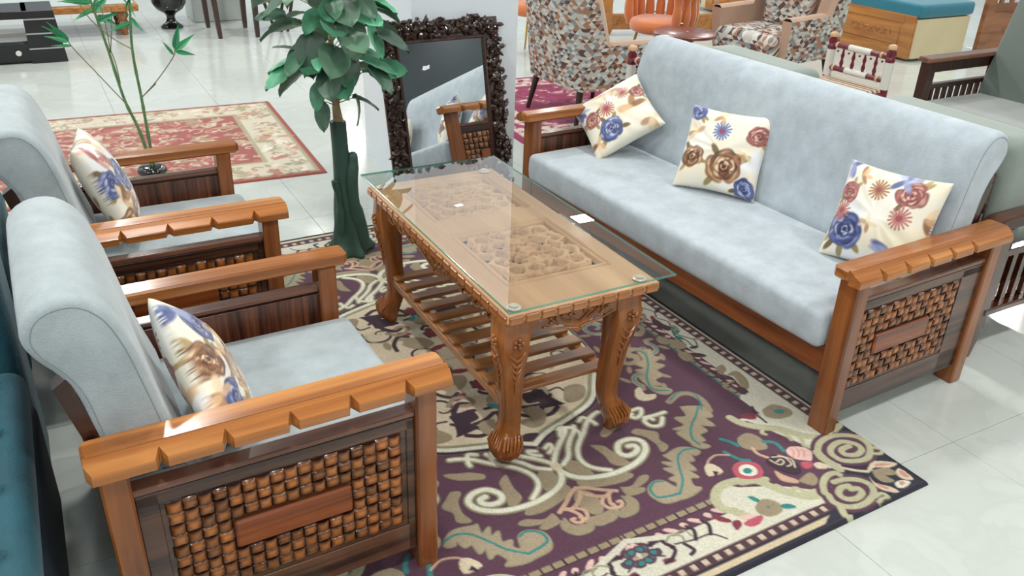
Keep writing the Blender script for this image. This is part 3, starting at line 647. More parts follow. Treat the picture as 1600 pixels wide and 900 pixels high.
# ------------------------------------------------------------------ seating suite
def weave_block_mesh():
    b = MB(); n = 5; V = []; F = []
    l, w_ = .0182, .0151
    for i in range(n):
        u = -1 + 2 * i / (n - 1); z = .010 - .008 * u * u
        for k, v in enumerate((-1, -.7, .7, 1)):
            V.append((u * l, -(z - (.002 if abs(v) == 1 else 0)), v * w_))
    base = len(V)
    for i in range(n):
        u = -1 + 2 * i / (n - 1)
        for v in (-1, 1): V.append((u * l, .002, v * w_))
    for i in range(n - 1):
        for k in range(3): F.append((i * 4 + k, (i + 1) * 4 + k, (i + 1) * 4 + k + 1, i * 4 + k + 1))
        F.append((i * 4, base + i * 2, base + i * 2 + 2, (i + 1) * 4)); F.append((i * 4 + 3, (i + 1) * 4 + 3, base + i * 2 + 3, base + i * 2 + 1))
    F.append((0, 1, 2, 3, base + 1, base)); e = (n - 1) * 4; F.append((e + 3, e + 2, e + 1, e, base + 2 * n - 2, base + 2 * n - 1))
    b.add(V, F); return b.mesh('weave_block', M['weave'], smooth=60)
WB = weave_block_mesh()
def seating(name, label, cat, loc, rz, L, notches, wu0, seat_z, ush, vm, weave=(1, 1), group=None, ncol=17, slat_cols=(4, 13)):
    T = thing(name, label, cat, loc, rz, group)
    D = .775
    for side in (0, 1):
        def V(v): return v if side == 0 else L - v
        def bx(b, u0, u1, v0, v1, z0, z1, ch=.004):
            a, c = sorted((V(v0), V(v1))); return b.box(u0, u1, a, c, z0, z1, ch)
        b = MB()
        outline = [(.010, .036), (0, .046), (0, .088), (.012, .10), (D - .012, .10), (D, .088), (D, .046), (D - .01, .036)]
        zt = .600
        prof = [[(u, V(v), z) for u, v in [(min(max(u, s_), D - s_), min(max(v, .036 + s_ * .0), .10 - s_)) for u, v in outline]] for z, s_ in ((.560, .010), (.568, 0), (.594, 0), (zt, .006))]
        b.loft(prof)
        o = b.build('armrest', M['teak'], T, smooth=25)
        ch = [[(u, V(v), z) for v, z in ((.038, .556), (.023, .556), (.023, .592), (.038, .5995))] for u in (.002, D - .002)]
        MB().loft(ch).build('edge_moulding', M['teak'], T)
        tb = MB(); cuts = [0] + list(notches) + [D]
        for a, c in zip(cuts[:-1], cuts[1:]):
            ea = .011 if a > 0 else .004; ec = .011
            pts = []
            for z, g in ((.556, 0), (.575, 0)):
                pts.append([(a + .0005, V(.0235), z), (c - .0005, V(.0235), z), (c - ec, V(-.002), z), (a + ea, V(-.002), z)])
            pts.append([(a + .0005, V(.0235), .592), (c - .0005, V(.0235), .592), (c - ec - .001, V(.0), .579), (a + ea + .001, V(.0), .579)])
            t2 = MB().loft(pts)
            inst(t2.mesh('edge_tooth', M['teak'], smooth=20), 'edge_tooth', T)
        bx(MB(), .035, .088, .018, .092, 0, .562, .005).build('front_post', M['teak_post'], T)
        bx(MB(), .700, .755, .018, .092, 0, .562, .005).build('rear_post', M['teak_post'], T)
        pn = bx(MB(), .086, .702, .036, .060, .070, .480, .002).build('side_panel', M['rosewood'], T)
        bx(MB(), .088, .700, .0605, .068, .11, .47, .001).build('inner_lining', M['rosewood_v'], T)
        bx(MB(), .086, .702, .030, .072, .478, .494, .003).build('panel_cap', M['cap'], T)
        # moulded frame round the woven field
        fr = MB(); x0, x1, z0, z1 = wu0 - .012, wu0 + ncol * .0305 + .008, .158, .442
        for q in ((.089, x0 - .004, z0, z1), (x1 + .004, .699, z0, z1)):
            if q[1] - q[0] > .015: bx(fr, q[0], q[1], .032, .037, q[2] - .08, q[3] + .03, .0015)
        bx(fr, .089, .699, .032, .037, z1 + .003, .476, .0015); bx(fr, .089, .699, .032, .037, .074, z0 - .003, .0015)
        fr.build('panel_frame', M['rosewood'], T)
        if weave[side]:
            so = 1 if side == 0 else -1
            for i in range(ncol):
                for j in range(9):
                    if slat_cols[0] <= i < slat_cols[1] and 3 <= j <= 5: continue
                    hor = (i + j) % 2 == 0
                    k = random.uniform(.94, 1.05)
                    inst(WB, 'weave_block', pn, (wu0 + (i + .5) * .0305, V(.0355), .170 + (j + .5) * .0300),
                         (0, 0 if hor else PI / 2, 0 if side == 0 else PI), (k, random.uniform(.85, 1.25), k))
            s = MB(); a0 = wu0 + slat_cols[0] * .0305 + .004; a1 = wu0 + slat_cols[1] * .0305 - .004
            bx(s, a0, a1, .022, .037, .268, .342, .005); s.build('centre_slat', M['slat_red'], pn)
    # rails
    MB().box(.045, .078, .09, L - .09, seat_z - .215, seat_z - .118, .004).build('front_rail', M['teak_rail'], T)
    MB().box(.66, .70, .09, L - .09, seat_z - .215, seat_z - .118, .004).build('rear_rail', M['darkwood'], T)
    MB().box(.078, .66, .075, L - .075, seat_z - .15, seat_z - .125).build('seat_board', M['underside'], T)
    rbox(.014, .60, .102, L - .102, seat_z - .125, seat_z, .022, puff=.012, n=8, edge_puff=.005).build('seat_cushion', vm, T, smooth=180, fix=True)
    # back frame: leaning stiles and rails
    k = max(2, int(round((L - .2) / .55)) + 1)
    for i in range(k):
        v = .13 + (L - .26) * i / (k - 1)
        bf = MB(); bf.loft([[(.655 + du, v - .02, .24), (.655 + du + .035, v - .02, .24), (.655 + du + .035, v + .02, .24), (.655 + du, v + .02, .24)] if False else
                 [(.70 + ush, v - .02, .30), (.735 + ush, v - .02, .30), (.735 + ush, v + .02, .30), (.70 + ush, v + .02, .30)],
                 [(.735 + ush, v - .02, .60), (.765 + ush, v - .02, .60), (.765 + ush, v + .02, .60), (.735 + ush, v + .02, .60)],
                 [(.765 + ush, v - .02, .74), (.795 + ush, v - .02, .72), (.795 + ush, v + .02, .72), (.765 + ush, v + .02, .74)]] if True else []); bf.build('back_stile', M['darkwood'], T)
    MB().box(.738 + ush, .762 + ush, .11, L - .11, .53, .60, .003).build('back_rail', M['darkwood'], T)
    MB().box(.705 + ush, .73 + ush, .11, L - .11, .31, .38, .003).build('back_rail', M['darkwood'], T)
    pr_ = [(.555, seat_z + .002), (.583, .52), (.602, .60), (.620, .69), (.640, .78), (.668, .855), (.712, .898), (.765, .903), (.808, .880), (.826, .835), (.812, .790), (.780, .745), (.757, .690), (.742, .60), (.722, .50), (.700, seat_z + .002), (.63, seat_z - .006)]
    pr_ = [(u + ush, z) for u, z in pr_]
    S = np.array(smooth_closed(pr_, 3)); cen = np.array([.68 + ush, .68])
    nrm = np.roll(S, -1, 0) - np.roll(S, 1, 0); nrm = np.stack([nrm[:, 1], -nrm[:, 0]], -1); nrm /= np.linalg.norm(nrm, axis=1)[:, None]
    if ((S - cen) * nrm).sum() < 0: nrm = -nrm
    secs = []; v0, v1 = .104, L - .104; r = .022
    st = [(v0, r), (v0 + r * .08, r * .55), (v0 + r * .35, r * .2), (v0 + r, 0)]; N_ = max(4, int((v1 - v0) / .12))
    st += [(v0 + r + (v1 - v0 - 2 * r) * i / N_, -.002 * math.sin(PI * i / N_) ** .5) for i in range(1, N_)]
    st += [(v1 - r, 0), (v1 - r * .35, r * .2), (v1 - r * .08, r * .55), (v1, r)]
    for v, ins in st: secs.append([(p[0], v, p[1]) for p in (S - nrm * ins)])
    MB().loft(secs).build('backrest_cushion', vm, T, smooth=180)
    for v in (v0 + .001, v1 - .001):
        ring = S - nrm * (r * .75); MB().tube([(p[0], v, p[1]) for p in list(ring) + [ring[0]]], .0015, 5, cap=False).build('seam', M['piping'], T, smooth=True)
    return T
CN = [.11, .241, .374, .509, .637]
seating('armchair', 'grey velvet armchair nearest the camera with carved wooden arms and woven-look side panel', 'armchair', (-.282, .575, 0), PI + math.radians(1.2), .80, CN, .125, .40, 0, M['velvet_chair'])
seating('armchair', 'grey velvet wooden armchair standing behind the nearest armchair, beside the red rug', 'armchair', (-.337, 1.711, 0), PI + math.radians(.2), .81, CN, .125, .40, 0, M['velvet_chair'])
seating('sofa', 'long blue-grey velvet sofa with wooden arms and three floral cushions on it', 'sofa', (.992, -.285, 0), math.radians(2.6), 1.91, [.114, .227, .338, .448, .56], .092, .42, -.042, M['velvet'], ncol=16, slat_cols=(3, 12))

# ------------------------------------------------------------------ floral cushions
def rose(q, x, y, r, pal, rr):
    for k in range(6):
        R_ = r * (1 - k / 6.5); n = 6 if k < 3 else 4
        for i in range(n):
            a = i * 2 * PI / n + k * .6 + rr.uniform(-.45, .45); d = R_ * rr.uniform(.42, .66)
            c = pal[k % len(pal)]; q.ell(x + d * math.cos(a), y + d * math.sin(a), R_ * .54, R_ * .40, pal[-1] if rr.random() < .6 else pal[3], None, ang=a + PI / 2, wob=.1, nl=3, soft=.25, alpha=.9); q.ell(x + d * .93 * math.cos(a), y + d * .93 * math.sin(a), R_ * rr.uniform(.36, .5), R_ * rr.uniform(.26, .36), c if rr.random() < .7 else pal[2], None, ang=a + PI / 2 + rr.uniform(-.3, .3), wob=.1, nl=3, soft=.6)
    q.ell(x, y, r * .12, r * .12, pal[-1])
def daisy(q, x, y, r, c1, c2, rr):
    for i in range(16):
        a = i * PI / 8; q.stroke([(x + r * .2 * math.cos(a), y + r * .2 * math.sin(a)), (x + r * rr.uniform(.8, 1) * math.cos(a), y + r * math.sin(a))], r * .17, c1, taper=(1, .3))
    q.ell(x, y, r * .28, r * .28, c2)
BLU = [(150, 160, 200), (92, 108, 165), (180, 188, 215), (70, 82, 135), (40, 48, 92)]; BRN = [(214, 176, 134), (160, 112, 74), (232, 206, 170), (132, 86, 54), (84, 48, 34)]; PNK = [(206, 150, 138), (178, 108, 100), (226, 186, 172), (150, 80, 74), (110, 52, 50)]; TAN = [(226, 206, 170), (196, 160, 118), (236, 222, 194), (170, 130, 90), (120, 84, 60)]
def cushion_mesh(spec, seed, size=.345, T=.066, N=112):
    rr = random.Random(seed); q = Canvas(1, 1, 1. / (N - 1), (232, 227, 210))
    for i in range(14): q.ell(rr.random(), rr.random(), rr.uniform(.08, .2), rr.uniform(.06, .15), rr.choice([(226, 230, 236), (236, 226, 196), (244, 242, 234), (232, 222, 200)]), None, ang=rr.uniform(0, 3), soft=.9, alpha=.8)
    for kind, x, y, r, pal in spec:
        r = r * 1.15
        if kind == 'r':
            for i in range(4):
                a = rr.uniform(0, 6.3); q.ell(x + r * 1.05 * math.cos(a), y + r * 1.05 * math.sin(a), r * .38, r * .16, rr.choice([(150, 134, 84), (112, 92, 58), (176, 152, 104)]), None, ang=a, soft=.4)
            rose(q, x, y, r, pal, rr)
        elif kind == 'd': daisy(q, x, y, r, pal[1], (150, 70, 80), rr)
        else:
            for i in range(5): a = rr.uniform(0, 6.3); q.ell(x + r * .6 * math.cos(a), y + r * .6 * math.sin(a), r * .7, r * .28, pal[i % 4], None, ang=a, soft=.5, alpha=.85)
    a = np.linspace(-1, 1, N); gx, gy = np.meshgrid(a, a)
    hs = size / 2; px_ = hs * gx * (1 - .075 * (1 - gy ** 2)); py_ = hs * gy * (1 - .075 * (1 - gx ** 2))
    th = T * ((1 - np.abs(gx) ** 2.2) * (1 - np.abs(gy) ** 2.2)).clip(0) ** .42
    ang = np.arctan2(gy, gx); rad = np.maximum(np.abs(gx), np.abs(gy))
    wr = .0035 * np.sin(ang * 9 + 3 * np.sin(ang * 2 + seed)) * (rad ** 2) * (1 - rad) * 4 + .002 * np.sin(gx * 7 + seed) * np.sin(gy * 6 + 2 * seed) * (1 - rad)
    me_V = []
    top = np.stack([px_, py_, th + wr], -1); bot = np.stack([px_, py_, -(th * .9)], -1)
    C = q.C
    V = np.concatenate([top.reshape(-1, 3), bot[:, ::-1].reshape(-1, 3)]); 
    i = np.arange(N - 1)[None, :]; j = np.arange(N - 1)[:, None]; s = j * N + i; F = np.stack([s, s + 1, s + N + 1, s + N], -1).reshape(-1, 4); F = np.concatenate([F, F + N * N])
    me = bpy.data.meshes.new('cushion'); me.from_pydata(V.tolist(), [], F.tolist()); me.update()
    at = me.color_attributes.new('print', 'FLOAT_COLOR', 'POINT'); A = np.ones((2 * N * N, 4)); A[:N * N, :3] = linarr(C).reshape(-1, 3); A[N * N:, :3] = linarr(C).reshape(-1, 3)
    at.data.foreach_set('color', A.reshape(-1).astype(np.float32)); me.polygons.foreach_set('use_smooth', [True] * len(me.polygons)); me.materials.append(M['print'])
    bm = bmesh.new(); bm.from_mesh(me); bmesh.ops.remove_doubles(bm, verts=[v for v in bm.verts if v.is_boundary], dist=.0004); bm.to_mesh(me); bm.free()
    return me
def place_cushion(me, BL, BR, TL, label, push=.06, group='floral cushions'):
    BL, BR, TL = map(Vector, (BL, BR, TL)); x = (BR - BL).normalized(); y = (TL - BL); y = (y - x * y.dot(x)).normalized(); z = x.cross(y)
    c = (BR + TL) / 2 + z * push
    o = bpy.data.objects.new('floral_cushion', me); COL.objects.link(o); o.matrix_world = Matrix(((x.x, y.x, z.x, c.x), (x.y, y.y, z.y, c.y), (x.z, y.z, z.z, c.z), (0, 0, 0, 1)))
    tag(o, label, 'cushion', group); return o
c2 = cushion_mesh([('r', .16, .36, .13, BRN), ('r', .60, .30, .20, BRN), ('d', .46, .73, .10, BLU), ('r', .90, .74, .12, PNK), ('r', .88, .10, .12, BLU), ('r', .10, .93, .11, BLU), ('x', .42, .92, .08, TAN), ('x', .14, .66, .09, TAN), ('x', .80, .5, .08, TAN)], 1)
place_cushion(c2, (1.285, .915, .432), (1.465, .622, .432), (1.41, .99, .71), 'cream floral cushion standing in the middle of the sofa, with a big brown rose', .035)
c3 = cushion_mesh([('r', .22, .30, .18, BLU), ('d', .42, .78, .09, BRN), ('d', .10, .48, .09, PNK), ('r', .74, .80, .13, PNK), ('x', .62, .93, .10, BLU), ('d', .72, .55, .10, PNK), ('x', .44, .42, .07, TAN), ('r', .12, .68, .10, PNK), ('x', .06, .95, .09, BLU), ('x', .95, .6, .1, BRN), ('x', .72, .2, .13, BLU), ('x', .2, .88, .07, BRN)], 2)
place_cushion(c3, (1.355, .175, .425), (1.44, -.15, .435), (1.48, .185, .715), 'cream floral cushion leaning beside the near sofa arm, with a large blue flower', .03)
c1 = cushion_mesh([('r', .36, .22, .16, BLU), ('r', .18, .52, .12, PNK), ('d', .42, .56, .11, PNK), ('x', .75, .40, .14, BRN), ('x', .5, .85, .16, TAN), ('d', .72, .70, .09, PNK), ('x', .06, .8, .11, BLU), ('x', .1, .15, .09, BRN), ('r', .9, .62, .1, PNK), ('x', .9, .1, .12, TAN)], 3)
place_cushion(c1, (1.225, 1.345, .43), (1.44, 1.24, .58), (1.24, 1.60, .53), 'cream floral cushion tipped on its corner at the far end of the sofa', .03)
c4 = cushion_mesh([('r', .25, .80, .15, BLU), ('x', .6, .75, .18, BRN), ('r', .5, .42, .16, TAN), ('x', .72, .5, .12, BRN), ('r', .2, .2, .14, BLU), ('x', .62, .15, .15, TAN), ('d', .85, .8, .1, PNK), ('x', .9, .3, .1, BRN), ('x', .3, .55, .1, BRN), ('r', .08, .5, .13, BRN), ('r', .55, .93, .12, PNK), ('x', .08, .9, .12, BLU), ('r', .85, .55, .1, PNK), ('x', .05, .25, .1, BRN), ('r', .8, .08, .12, BLU)], 4)
place_cushion(c4, (-.79, -.17, .54), (-.69, .065, .33), (-.87, .06, .765), 'cream floral cushion leaning back in the armchair nearest the camera', .02)
c5 = cushion_mesh([('r', .45, .52, .19, BLU), ('r', .3, .2, .13, TAN), ('r', .62, .14, .16, [(120, 84, 80), (90, 56, 56), (150, 116, 110), (70, 42, 44), (44, 24, 28)]), ('d', .3, .78, .09, PNK), ('x', .75, .8, .12, PNK), ('x', .9, .4, .09, BRN), ('x', .1, .95, .07, PNK), ('r', .1, .55, .13, BLU), ('x', .1, .35, .12, BRN), ('r', .08, .12, .13, BRN), ('x', .12, .8, .1, PNK), ('r', .92, .12, .12, BRN), ('x', .5, .93, .1, TAN)], 5)
place_cushion(c5, (-.80, 1.18, .445), (-.76, 1.52, .42), (-.94, 1.17, .77), 'cream floral cushion with a blue flower in the armchair beside the red rug', .01)

# ------------------------------------------------------------------ coffee table
T = thing('coffee_table', 'carved wooden coffee table with curved legs, glass top and slatted shelf on the patterned rug', 'table', (0, 0, .011))
TZ = .542
def table_top():
    q = Canvas(.505, 1.075, .0032, (0, 0, 0)); H = q
    for y0, y1 in ((.16, .555), (.665, 1.02)):
        q.rect(.085, .445, y0, y1, (0, 0, 0), -.011); q.rect(.093, .437, y0 + .008, y1 - .008, (0, 0, 0), -.001); q.rect(.105, .425, y0 + .02, y1 - .02, (0, 0, 0), -.020)
        cx, cy = .265, (y0 + y1) / 2
        def S(pts, w_, h=.001, taper=(1, .45)):
            for sx in (1, -1):
                for sy in (1, -1): q.stroke([(cx + sx * x, cy + sy * y) for x, y in pts], w_, (0, 0, 0), h, taper=taper)
        for ox, oy, r, ph, sg in ((.055, .05, .05, 0, 1), (.10, .11, .042, 2, -1), (.045, .125, .038, 4, 1), (.115, .045, .036, 1, -1), (.02, .08, .03, 3, 1)):
            S([(ox + r * (1 - k / 15) * math.cos(ph + sg * k * .52), oy + r * (1 - k / 15) * math.sin(ph + sg * k * .52)) for k in range(12)], .016)
            for k in range(5):
                a = ph + k * 1.25
                for sx in (1, -1):
                    for sy in (1, -1): q.ell(cx + sx * (ox + r * .95 * math.cos(a)), cy + sy * (oy + r * .95 * math.sin(a)), .017, .007, (0, 0, 0), 0, ang=sx * sy * (a + .7))
        S([(0, .01), (.03, .03), (.05, .005), (.08, .02)], .013); q.ell(cx, cy, .03, .03, (0, 0, 0), .001, wob=.2, nl=6); q.ell(cx, cy, .01, .01, (0, 0, 0), -.006)
        S([(.0, .15), (.03, .155), (.06, .145), (.09, .15), (.13, .155), (.14, .13)], .01)
    gx, gy = np.meshgrid(q.X, q.Y); Z = q.H + TZ
    e = np.minimum(np.minimum(gx, .505 - gx), np.minimum(gy, 1.075 - gy)); Z = np.where(e < 1e-6, TZ - .022, np.where(e < .004, TZ - .002, Z))
    gx = np.clip(gx, 0, .505)
    return grid_mesh('tabletop', np.stack([gx, gy + .01, Z], -1), None, q.nx, q.ny, M['carved_top'])
inst(table_top(), 'tabletop', T)
MB().box(.003, .502, .013, 1.082, TZ - .032, TZ - .020).build('top_core', M['carved'], T)
bm_ = MB().box(-.0212, .0212, -.005, .008, -.018, .006, .0025).mesh('edge_block', M['carved_x'])
for k in range(10):
    x = .028 + k * .0499
    inst(bm_, 'edge_block', T, (x, .010, TZ - .010)); inst(bm_, 'edge_block', T, (x, 1.085, TZ - .010), (0, 0, PI))
for k in range(21):
    y = .037 + k * .0511
    inst(bm_, 'edge_block', T, (0, y, TZ - .010), (0, 0, -PI / 2)); inst(bm_, 'edge_block', T, (.505, y, TZ - .010), (0, 0, PI / 2))
def apron(L, axis, at, off, flip):
    n = 40; top = TZ - .030
    def low(s):   # scalloped lower edge
        d = abs(s - .5) * 2
        return top - .052 - .030 * math.exp(-(d / .22) ** 2) - .012 * max(0, math.cos(d * PI * 3.2)) * (1 - d) - .03 * max(0, d - .78) / .22
    up = [(off + L * i / n, top) for i in range(n + 1)]; dn = [(off + L * i / n, low(i / n)) for i in range(n + 1)]
    b = MB(); V = []; F = []
    for k, (p, r) in enumerate(zip(up, dn)):
        for dd in (0, .018):
            for a, z in (p, r): V.append((a, at + dd, z) if axis == 'x' else (at + dd, a, z))
    for i in range(n):
        o = i * 4; q = o + 4; F += [(o, o + 1, q + 1, q), (o + 2, q + 2, q + 3, o + 3), (o, q, q + 2, o + 2), (o + 1, o + 3, q + 3, q + 1)]
    b.add(V, F)
    ob = b.build('apron', M['carved_x'] if axis == 'x' else M['carved'], T, smooth=30)
    # carved scrolls on the apron face
    c = MB(); f = at - .002 if not flip else at + .020; mid = off + L / 2
    def put(pts, r):
        P = [(mid + a, z) for a, z in pts]; c.tube([(a, f, z) if axis == 'x' else (f, a, z) for a, z in P], [r * (1 - .5 * i / len(P)) for i in range(len(P))], 6)
    zc = top - .038
    for sg in (1, -1):
        put([(sg * .002, zc - .022), (sg * .02, zc - .01), (sg * .035, zc + .008), (sg * .025, zc + .018), (sg * .014, zc + .012), (sg * .018, zc + .004)], .0055)
        put([(sg * .03, zc - .014), (sg * .05, zc - .004), (sg * .062, zc + .012), (sg * .052, zc + .02), (sg * .045, zc + .012)], .005)
        put([(sg * .07, zc - .012), (sg * .085, zc + .0), (sg * .1, zc - .006)], .005)
        put([(sg * .005, zc - .04), (sg * .04, zc - .032), (sg * .08, zc - .026), (sg * .12, zc - .012)], .004)
        for k in range(5): c.add(*ball((0, 0, 0), .0065, lambda p, k=k: (mid + sg * (.086 + .011 * math.cos(k * 1.26)) + p[0], f + p[1], zc + .012 + .009 * math.sin(k * 1.26) + p[2]) if axis == 'x' else (f + p[1], mid + sg * (.086 + .011 * math.cos(k * 1.26)) + p[0], zc + .012 + .009 * math.sin(k * 1.26) + p[2])))
        if L > .6:
            for q in range(1, 4):
                s = sg * (.08 + q * .085); put([(s, zc - .01), (s + sg * .03, zc + .006), (s + sg * .05, zc - .002), (s + sg * .04, zc - .014), (s + sg * .03, zc - .006)], .005)
                put([(s + sg * .02, zc - .02), (s + sg * .05, zc - .022), (s + sg * .08, zc - .006)], .004)
    c.build('carving', M['carved_x'] if axis == 'x' else M['carved'], ob, smooth=True)['kind'] = 'stuff'
def ball(c, r, fn=lambda p: p, n=6):
    V = []; F = []
    for i in range(n + 1):
        for k in range(n):
            a = PI * i / n; b = 2 * PI * k / n; V.append(fn((c[0] + r * math.sin(a) * math.cos(b), c[1] + r * math.sin(a) * math.sin(b), c[2] + r * math.cos(a))))
    for i in range(n):
        for k in range(n): F.append((i * n + k, (i + 1) * n + k, (i + 1) * n + (k + 1) % n, i * n + (k + 1) % n))
    return V, F
apron(.36, 'x', .045, .0725, False); apron(.36, 'x', 1.035, .0725, True); apron(.93, 'y', .03, .085, False); apron(.93, 'y', .457, .085, True)
LEGP = [(TZ - .03, .0, .050), (.47, .002, .051), (.43, .006, .050), (.38, .004, .046), (.32, -.002, .038), (.26, -.006, .034), (.20, -.010, .032), (.15, -.012, .030), (.11, -.006, .032), (.075, .008, .038), (.05, .014, .040), (.03, .012, .031), (.012, .006, .022), (0, .004, .016)]
def leg(x, y, ox, oy):
    P = [np.array(p) for p in LEGP]; P = spline(P, 3); secs = []
    for z, off, h in P:
        s = []
        for k in range(16):
            a = 2 * PI * k / 16; c, sn = math.cos(a), math.sin(a); m = (abs(c) ** 4 + abs(sn) ** 4) ** -.25
            s.append((x + ox * off + h * m * c * .98, y + oy * off + h * m * sn * .98, z))
        secs.append(s)
    lg = MB().loft(secs).build('leg', M['carved_z'], T, smooth=50)
    c = MB()   # rosette on the knee, leaf fronds down the shin and on the foot
    for face in (0, 1):
        def P3(u, d, z, off): return (x + ox * off + u, y + oy * off + oy * d, z) if face == 0 else (x + ox * off + ox * d, y + oy * off + u, z)
        for k in range(5):
            a = k * 2 * PI / 5; V, F = ball((0, 0, 0), .0075); c.add([P3(.013 * math.cos(a) + p[0], .051 + p[1] * .7, .435 + .013 * math.sin(a) + p[2], .006) for p in V], F)
        V, F = ball((0, 0, 0), .006); c.add([P3(p[0], .053 + p[1], .435 + p[2], .006) for p in V], F)
        for sg in (1, -1):
            for k in range(5):
                z = .395 - k * .024; w_ = .026 - k * .003; off = .004 - k * .0025; dd = .047 - k * .003
                c.tube([P3(0, dd, z - .018, off), P3(sg * w_ * .5, dd + .002, z - .008, off), P3(sg * w_, dd - .002, z + .006, off)], [.0045, .004, .002], 5)
            for k in range(3):
                c.tube([P3(sg * (.006 + k * .011), .035, .10, -.003), P3(sg * (.007 + k * .012), .043, .075, .008), P3(sg * (.005 + k * .009), .037, .042, .013), P3(sg * .004, .022, .015, .008)], [.003, .0055, .005, .003], 5)
        c.tube([P3(0, .044, .395, .004), P3(0, .038, .30, -.003), P3(0, .036, .25, -.006)], [.005, .0045, .002], 5)
    c.build('carving', M['carved_z'], lg, smooth=True)['kind'] = 'stuff'
for x, ox in ((.055, -1), (.425, 1)):
    for y, oy in ((.085, -1), (1.02, 1)): leg(x, y, ox, oy)
for x in (.045, .405): MB().box(x, x + .030, .08, 1.015, .170, .200, .004).build('shelf_rail', M['carved'], T)
for k in range(11):
    y = .115 + k * .083
    MB().box(.045, .435, y, y + .047, .201, .215, .003).build('shelf_slat', M['shelf'], T)
def glass_mat(name, tint, rough=0.0, diff=0):
    m, t, b = mat(name); N = t.nodes; L = t.links; out = N['Material Output']; N.remove(b)
    fr = N.new('ShaderNodeFresnel'); fr.inputs['IOR'].default_value = 1.52
    tr = N.new('ShaderNodeBsdfTransparent'); tr.inputs[0].default_value = (*tint, 1); gl = N.new('ShaderNodeBsdfGlossy'); gl.inputs['Roughness'].default_value = rough; gl.inputs[0].default_value = (1, 1, 1, 1)
    gm = N.new('ShaderNodeNewGeometry'); iv = N.new('ShaderNodeMath'); iv.operation = 'SUBTRACT'; iv.inputs[0].default_value = 1; L.new(gm.outputs['Backfacing'], iv.inputs[1])
    mu = N.new('ShaderNodeMath'); mu.operation = 'MULTIPLY'; L.new(fr.outputs[0], mu.inputs[0]); L.new(iv.outputs[0], mu.inputs[1]); m3 = N.new('ShaderNodeMath'); m3.operation = 'MULTIPLY'; m3.use_clamp = True; m3.inputs[1].default_value = 2.3; L.new(mu.outputs[0], m3.inputs[0])
    mx = N.new('ShaderNodeMixShader'); L.new(m3.outputs[0], mx.inputs[0]); L.new(tr.outputs[0], mx.inputs[1]); L.new(gl.outputs[0], mx.inputs[2])
    if diff:
        df = N.new('ShaderNodeBsdfDiffuse'); df.inputs[0].default_value = (*lin((90, 160, 150)), 1); m2 = N.new('ShaderNodeMixShader'); m2.inputs[0].default_value = diff
        L.new(mx.outputs[0], m2.inputs[1]); L.new(df.outputs[0], m2.inputs[2]); L.new(m2.outputs[0], out.inputs[0])
    else: L.new(mx.outputs[0], out.inputs[0])
    return m
M['glass'] = glass_mat('clear_glass', (.975, .99, .98)); M['glass_edge'] = glass_mat('glass_edge', (.45, .75, .68), .1, .5)
g = MB().box(-.002, .552, -.002, 1.155, .556, .564, .0012).build('glass_top', M['glass'], T); g['label'] = 'clear glass sheet with a greenish edge'
g.data.materials.append(M['glass_edge'])
for p in g.data.polygons:
    if abs(p.normal.z) < .9: p.material_index = 1
M['pad'] = plain('clear_pad', (196, 188, 172), rough=.25, coat=.5)
for x, y in ((.038, .045), (.455, .045), (.038, 1.05), (.455, 1.05)):
    MB().lathe([(.009, 0), (.019, .002), (.021, .006), (.012, .0085), (.012, .0128)], (x, y, TZ), 20).build('suction_pad', M['pad'], T, smooth=60)
M['paper'] = plain('white_paper', (235, 235, 240), rough=.5)
o = MB().box(-.014, .014, -.010, .010, 0, .0006).build('price_sticker', M['paper']); o.location = (.199, .733, .5752); o.rotation_euler = (0, 0, .15)
tag(o, 'small blank white sticker on the glass top of the carved coffee table', 'sticker')
# ------------------------------------------------------------------ leaning mirror
M['mirror'] = plain('mirror_silver', (238, 242, 243), rough=.01, metal=1)
M['ebony'] = plain('dark_carved_wood', (52, 36, 30), rough=.28, coat=.5, noise=.4, nscale=40)
M['ebony_in'] = wood('dark_moulding', (40, 24, 20), (70, 44, 36), 'z', rough=.25)
MW, MH, TILT = .655, .955, math.radians(12.3)
T = thing('leaning_mirror', 'mirror in a dark heavily carved wooden frame leaning against the white column', 'mirror', (.555, 2.135, 0), math.radians(0))
mroot = T; T.rotation_euler = (-TILT, 0, math.radians(3.2)); T.location = (.405, 1.840, .010)
b = MB(); bw = .095
for x0, x1, z0, z1 in ((.012, bw, .012, MH - .012), (MW - bw, MW - .012, .012, MH - .012), (bw, MW - bw, .012, bw), (bw, MW - bw, MH - bw, MH - .012)): b.box(x0, x1, .004, .022, z0, z1, .003)
b.build('frame', M['ebony'], T)
b = MB(); i0 = bw - .004; t = .016
for x0, x1, z0, z1 in ((i0, i0 + t, i0, MH - i0), (MW - i0 - t, MW - i0, i0, MH - i0), (i0 + t, MW - i0 - t, i0, i0 + t), (i0 + t, MW - i0 - t, MH - i0 - t, MH - i0)): b.box(x0, x1, -.012, .010, z0, z1, .004)
b.build('inner_moulding', M['ebony_in'], T)
MB().box(i0 + .006, MW - i0 - .006, .002, .006, i0 + .006, MH - i0 - .006).build('mirror_glass', M['mirror'], T)
MB().box(.03, MW - .03, .024, .030, .03, MH - .03).build('backing_board', M['underside'], T)
b = MB(); rr = random.Random(11)
def curl(cx, cz, r, ph, sg, rad):
    pts = []
    for k in range(9):
        rk = r * (1 - k / 11); a = ph + sg * k * .62; pts.append((cx + rk * math.cos(a), -.004 - .012 * math.sin(k / 8 * PI) * rr.uniform(.5, 1.3), cz + rk * math.sin(a)))
    b.tube(pts, [rad * (1.1 - .6 * k / 9) for k in range(9)], 5)
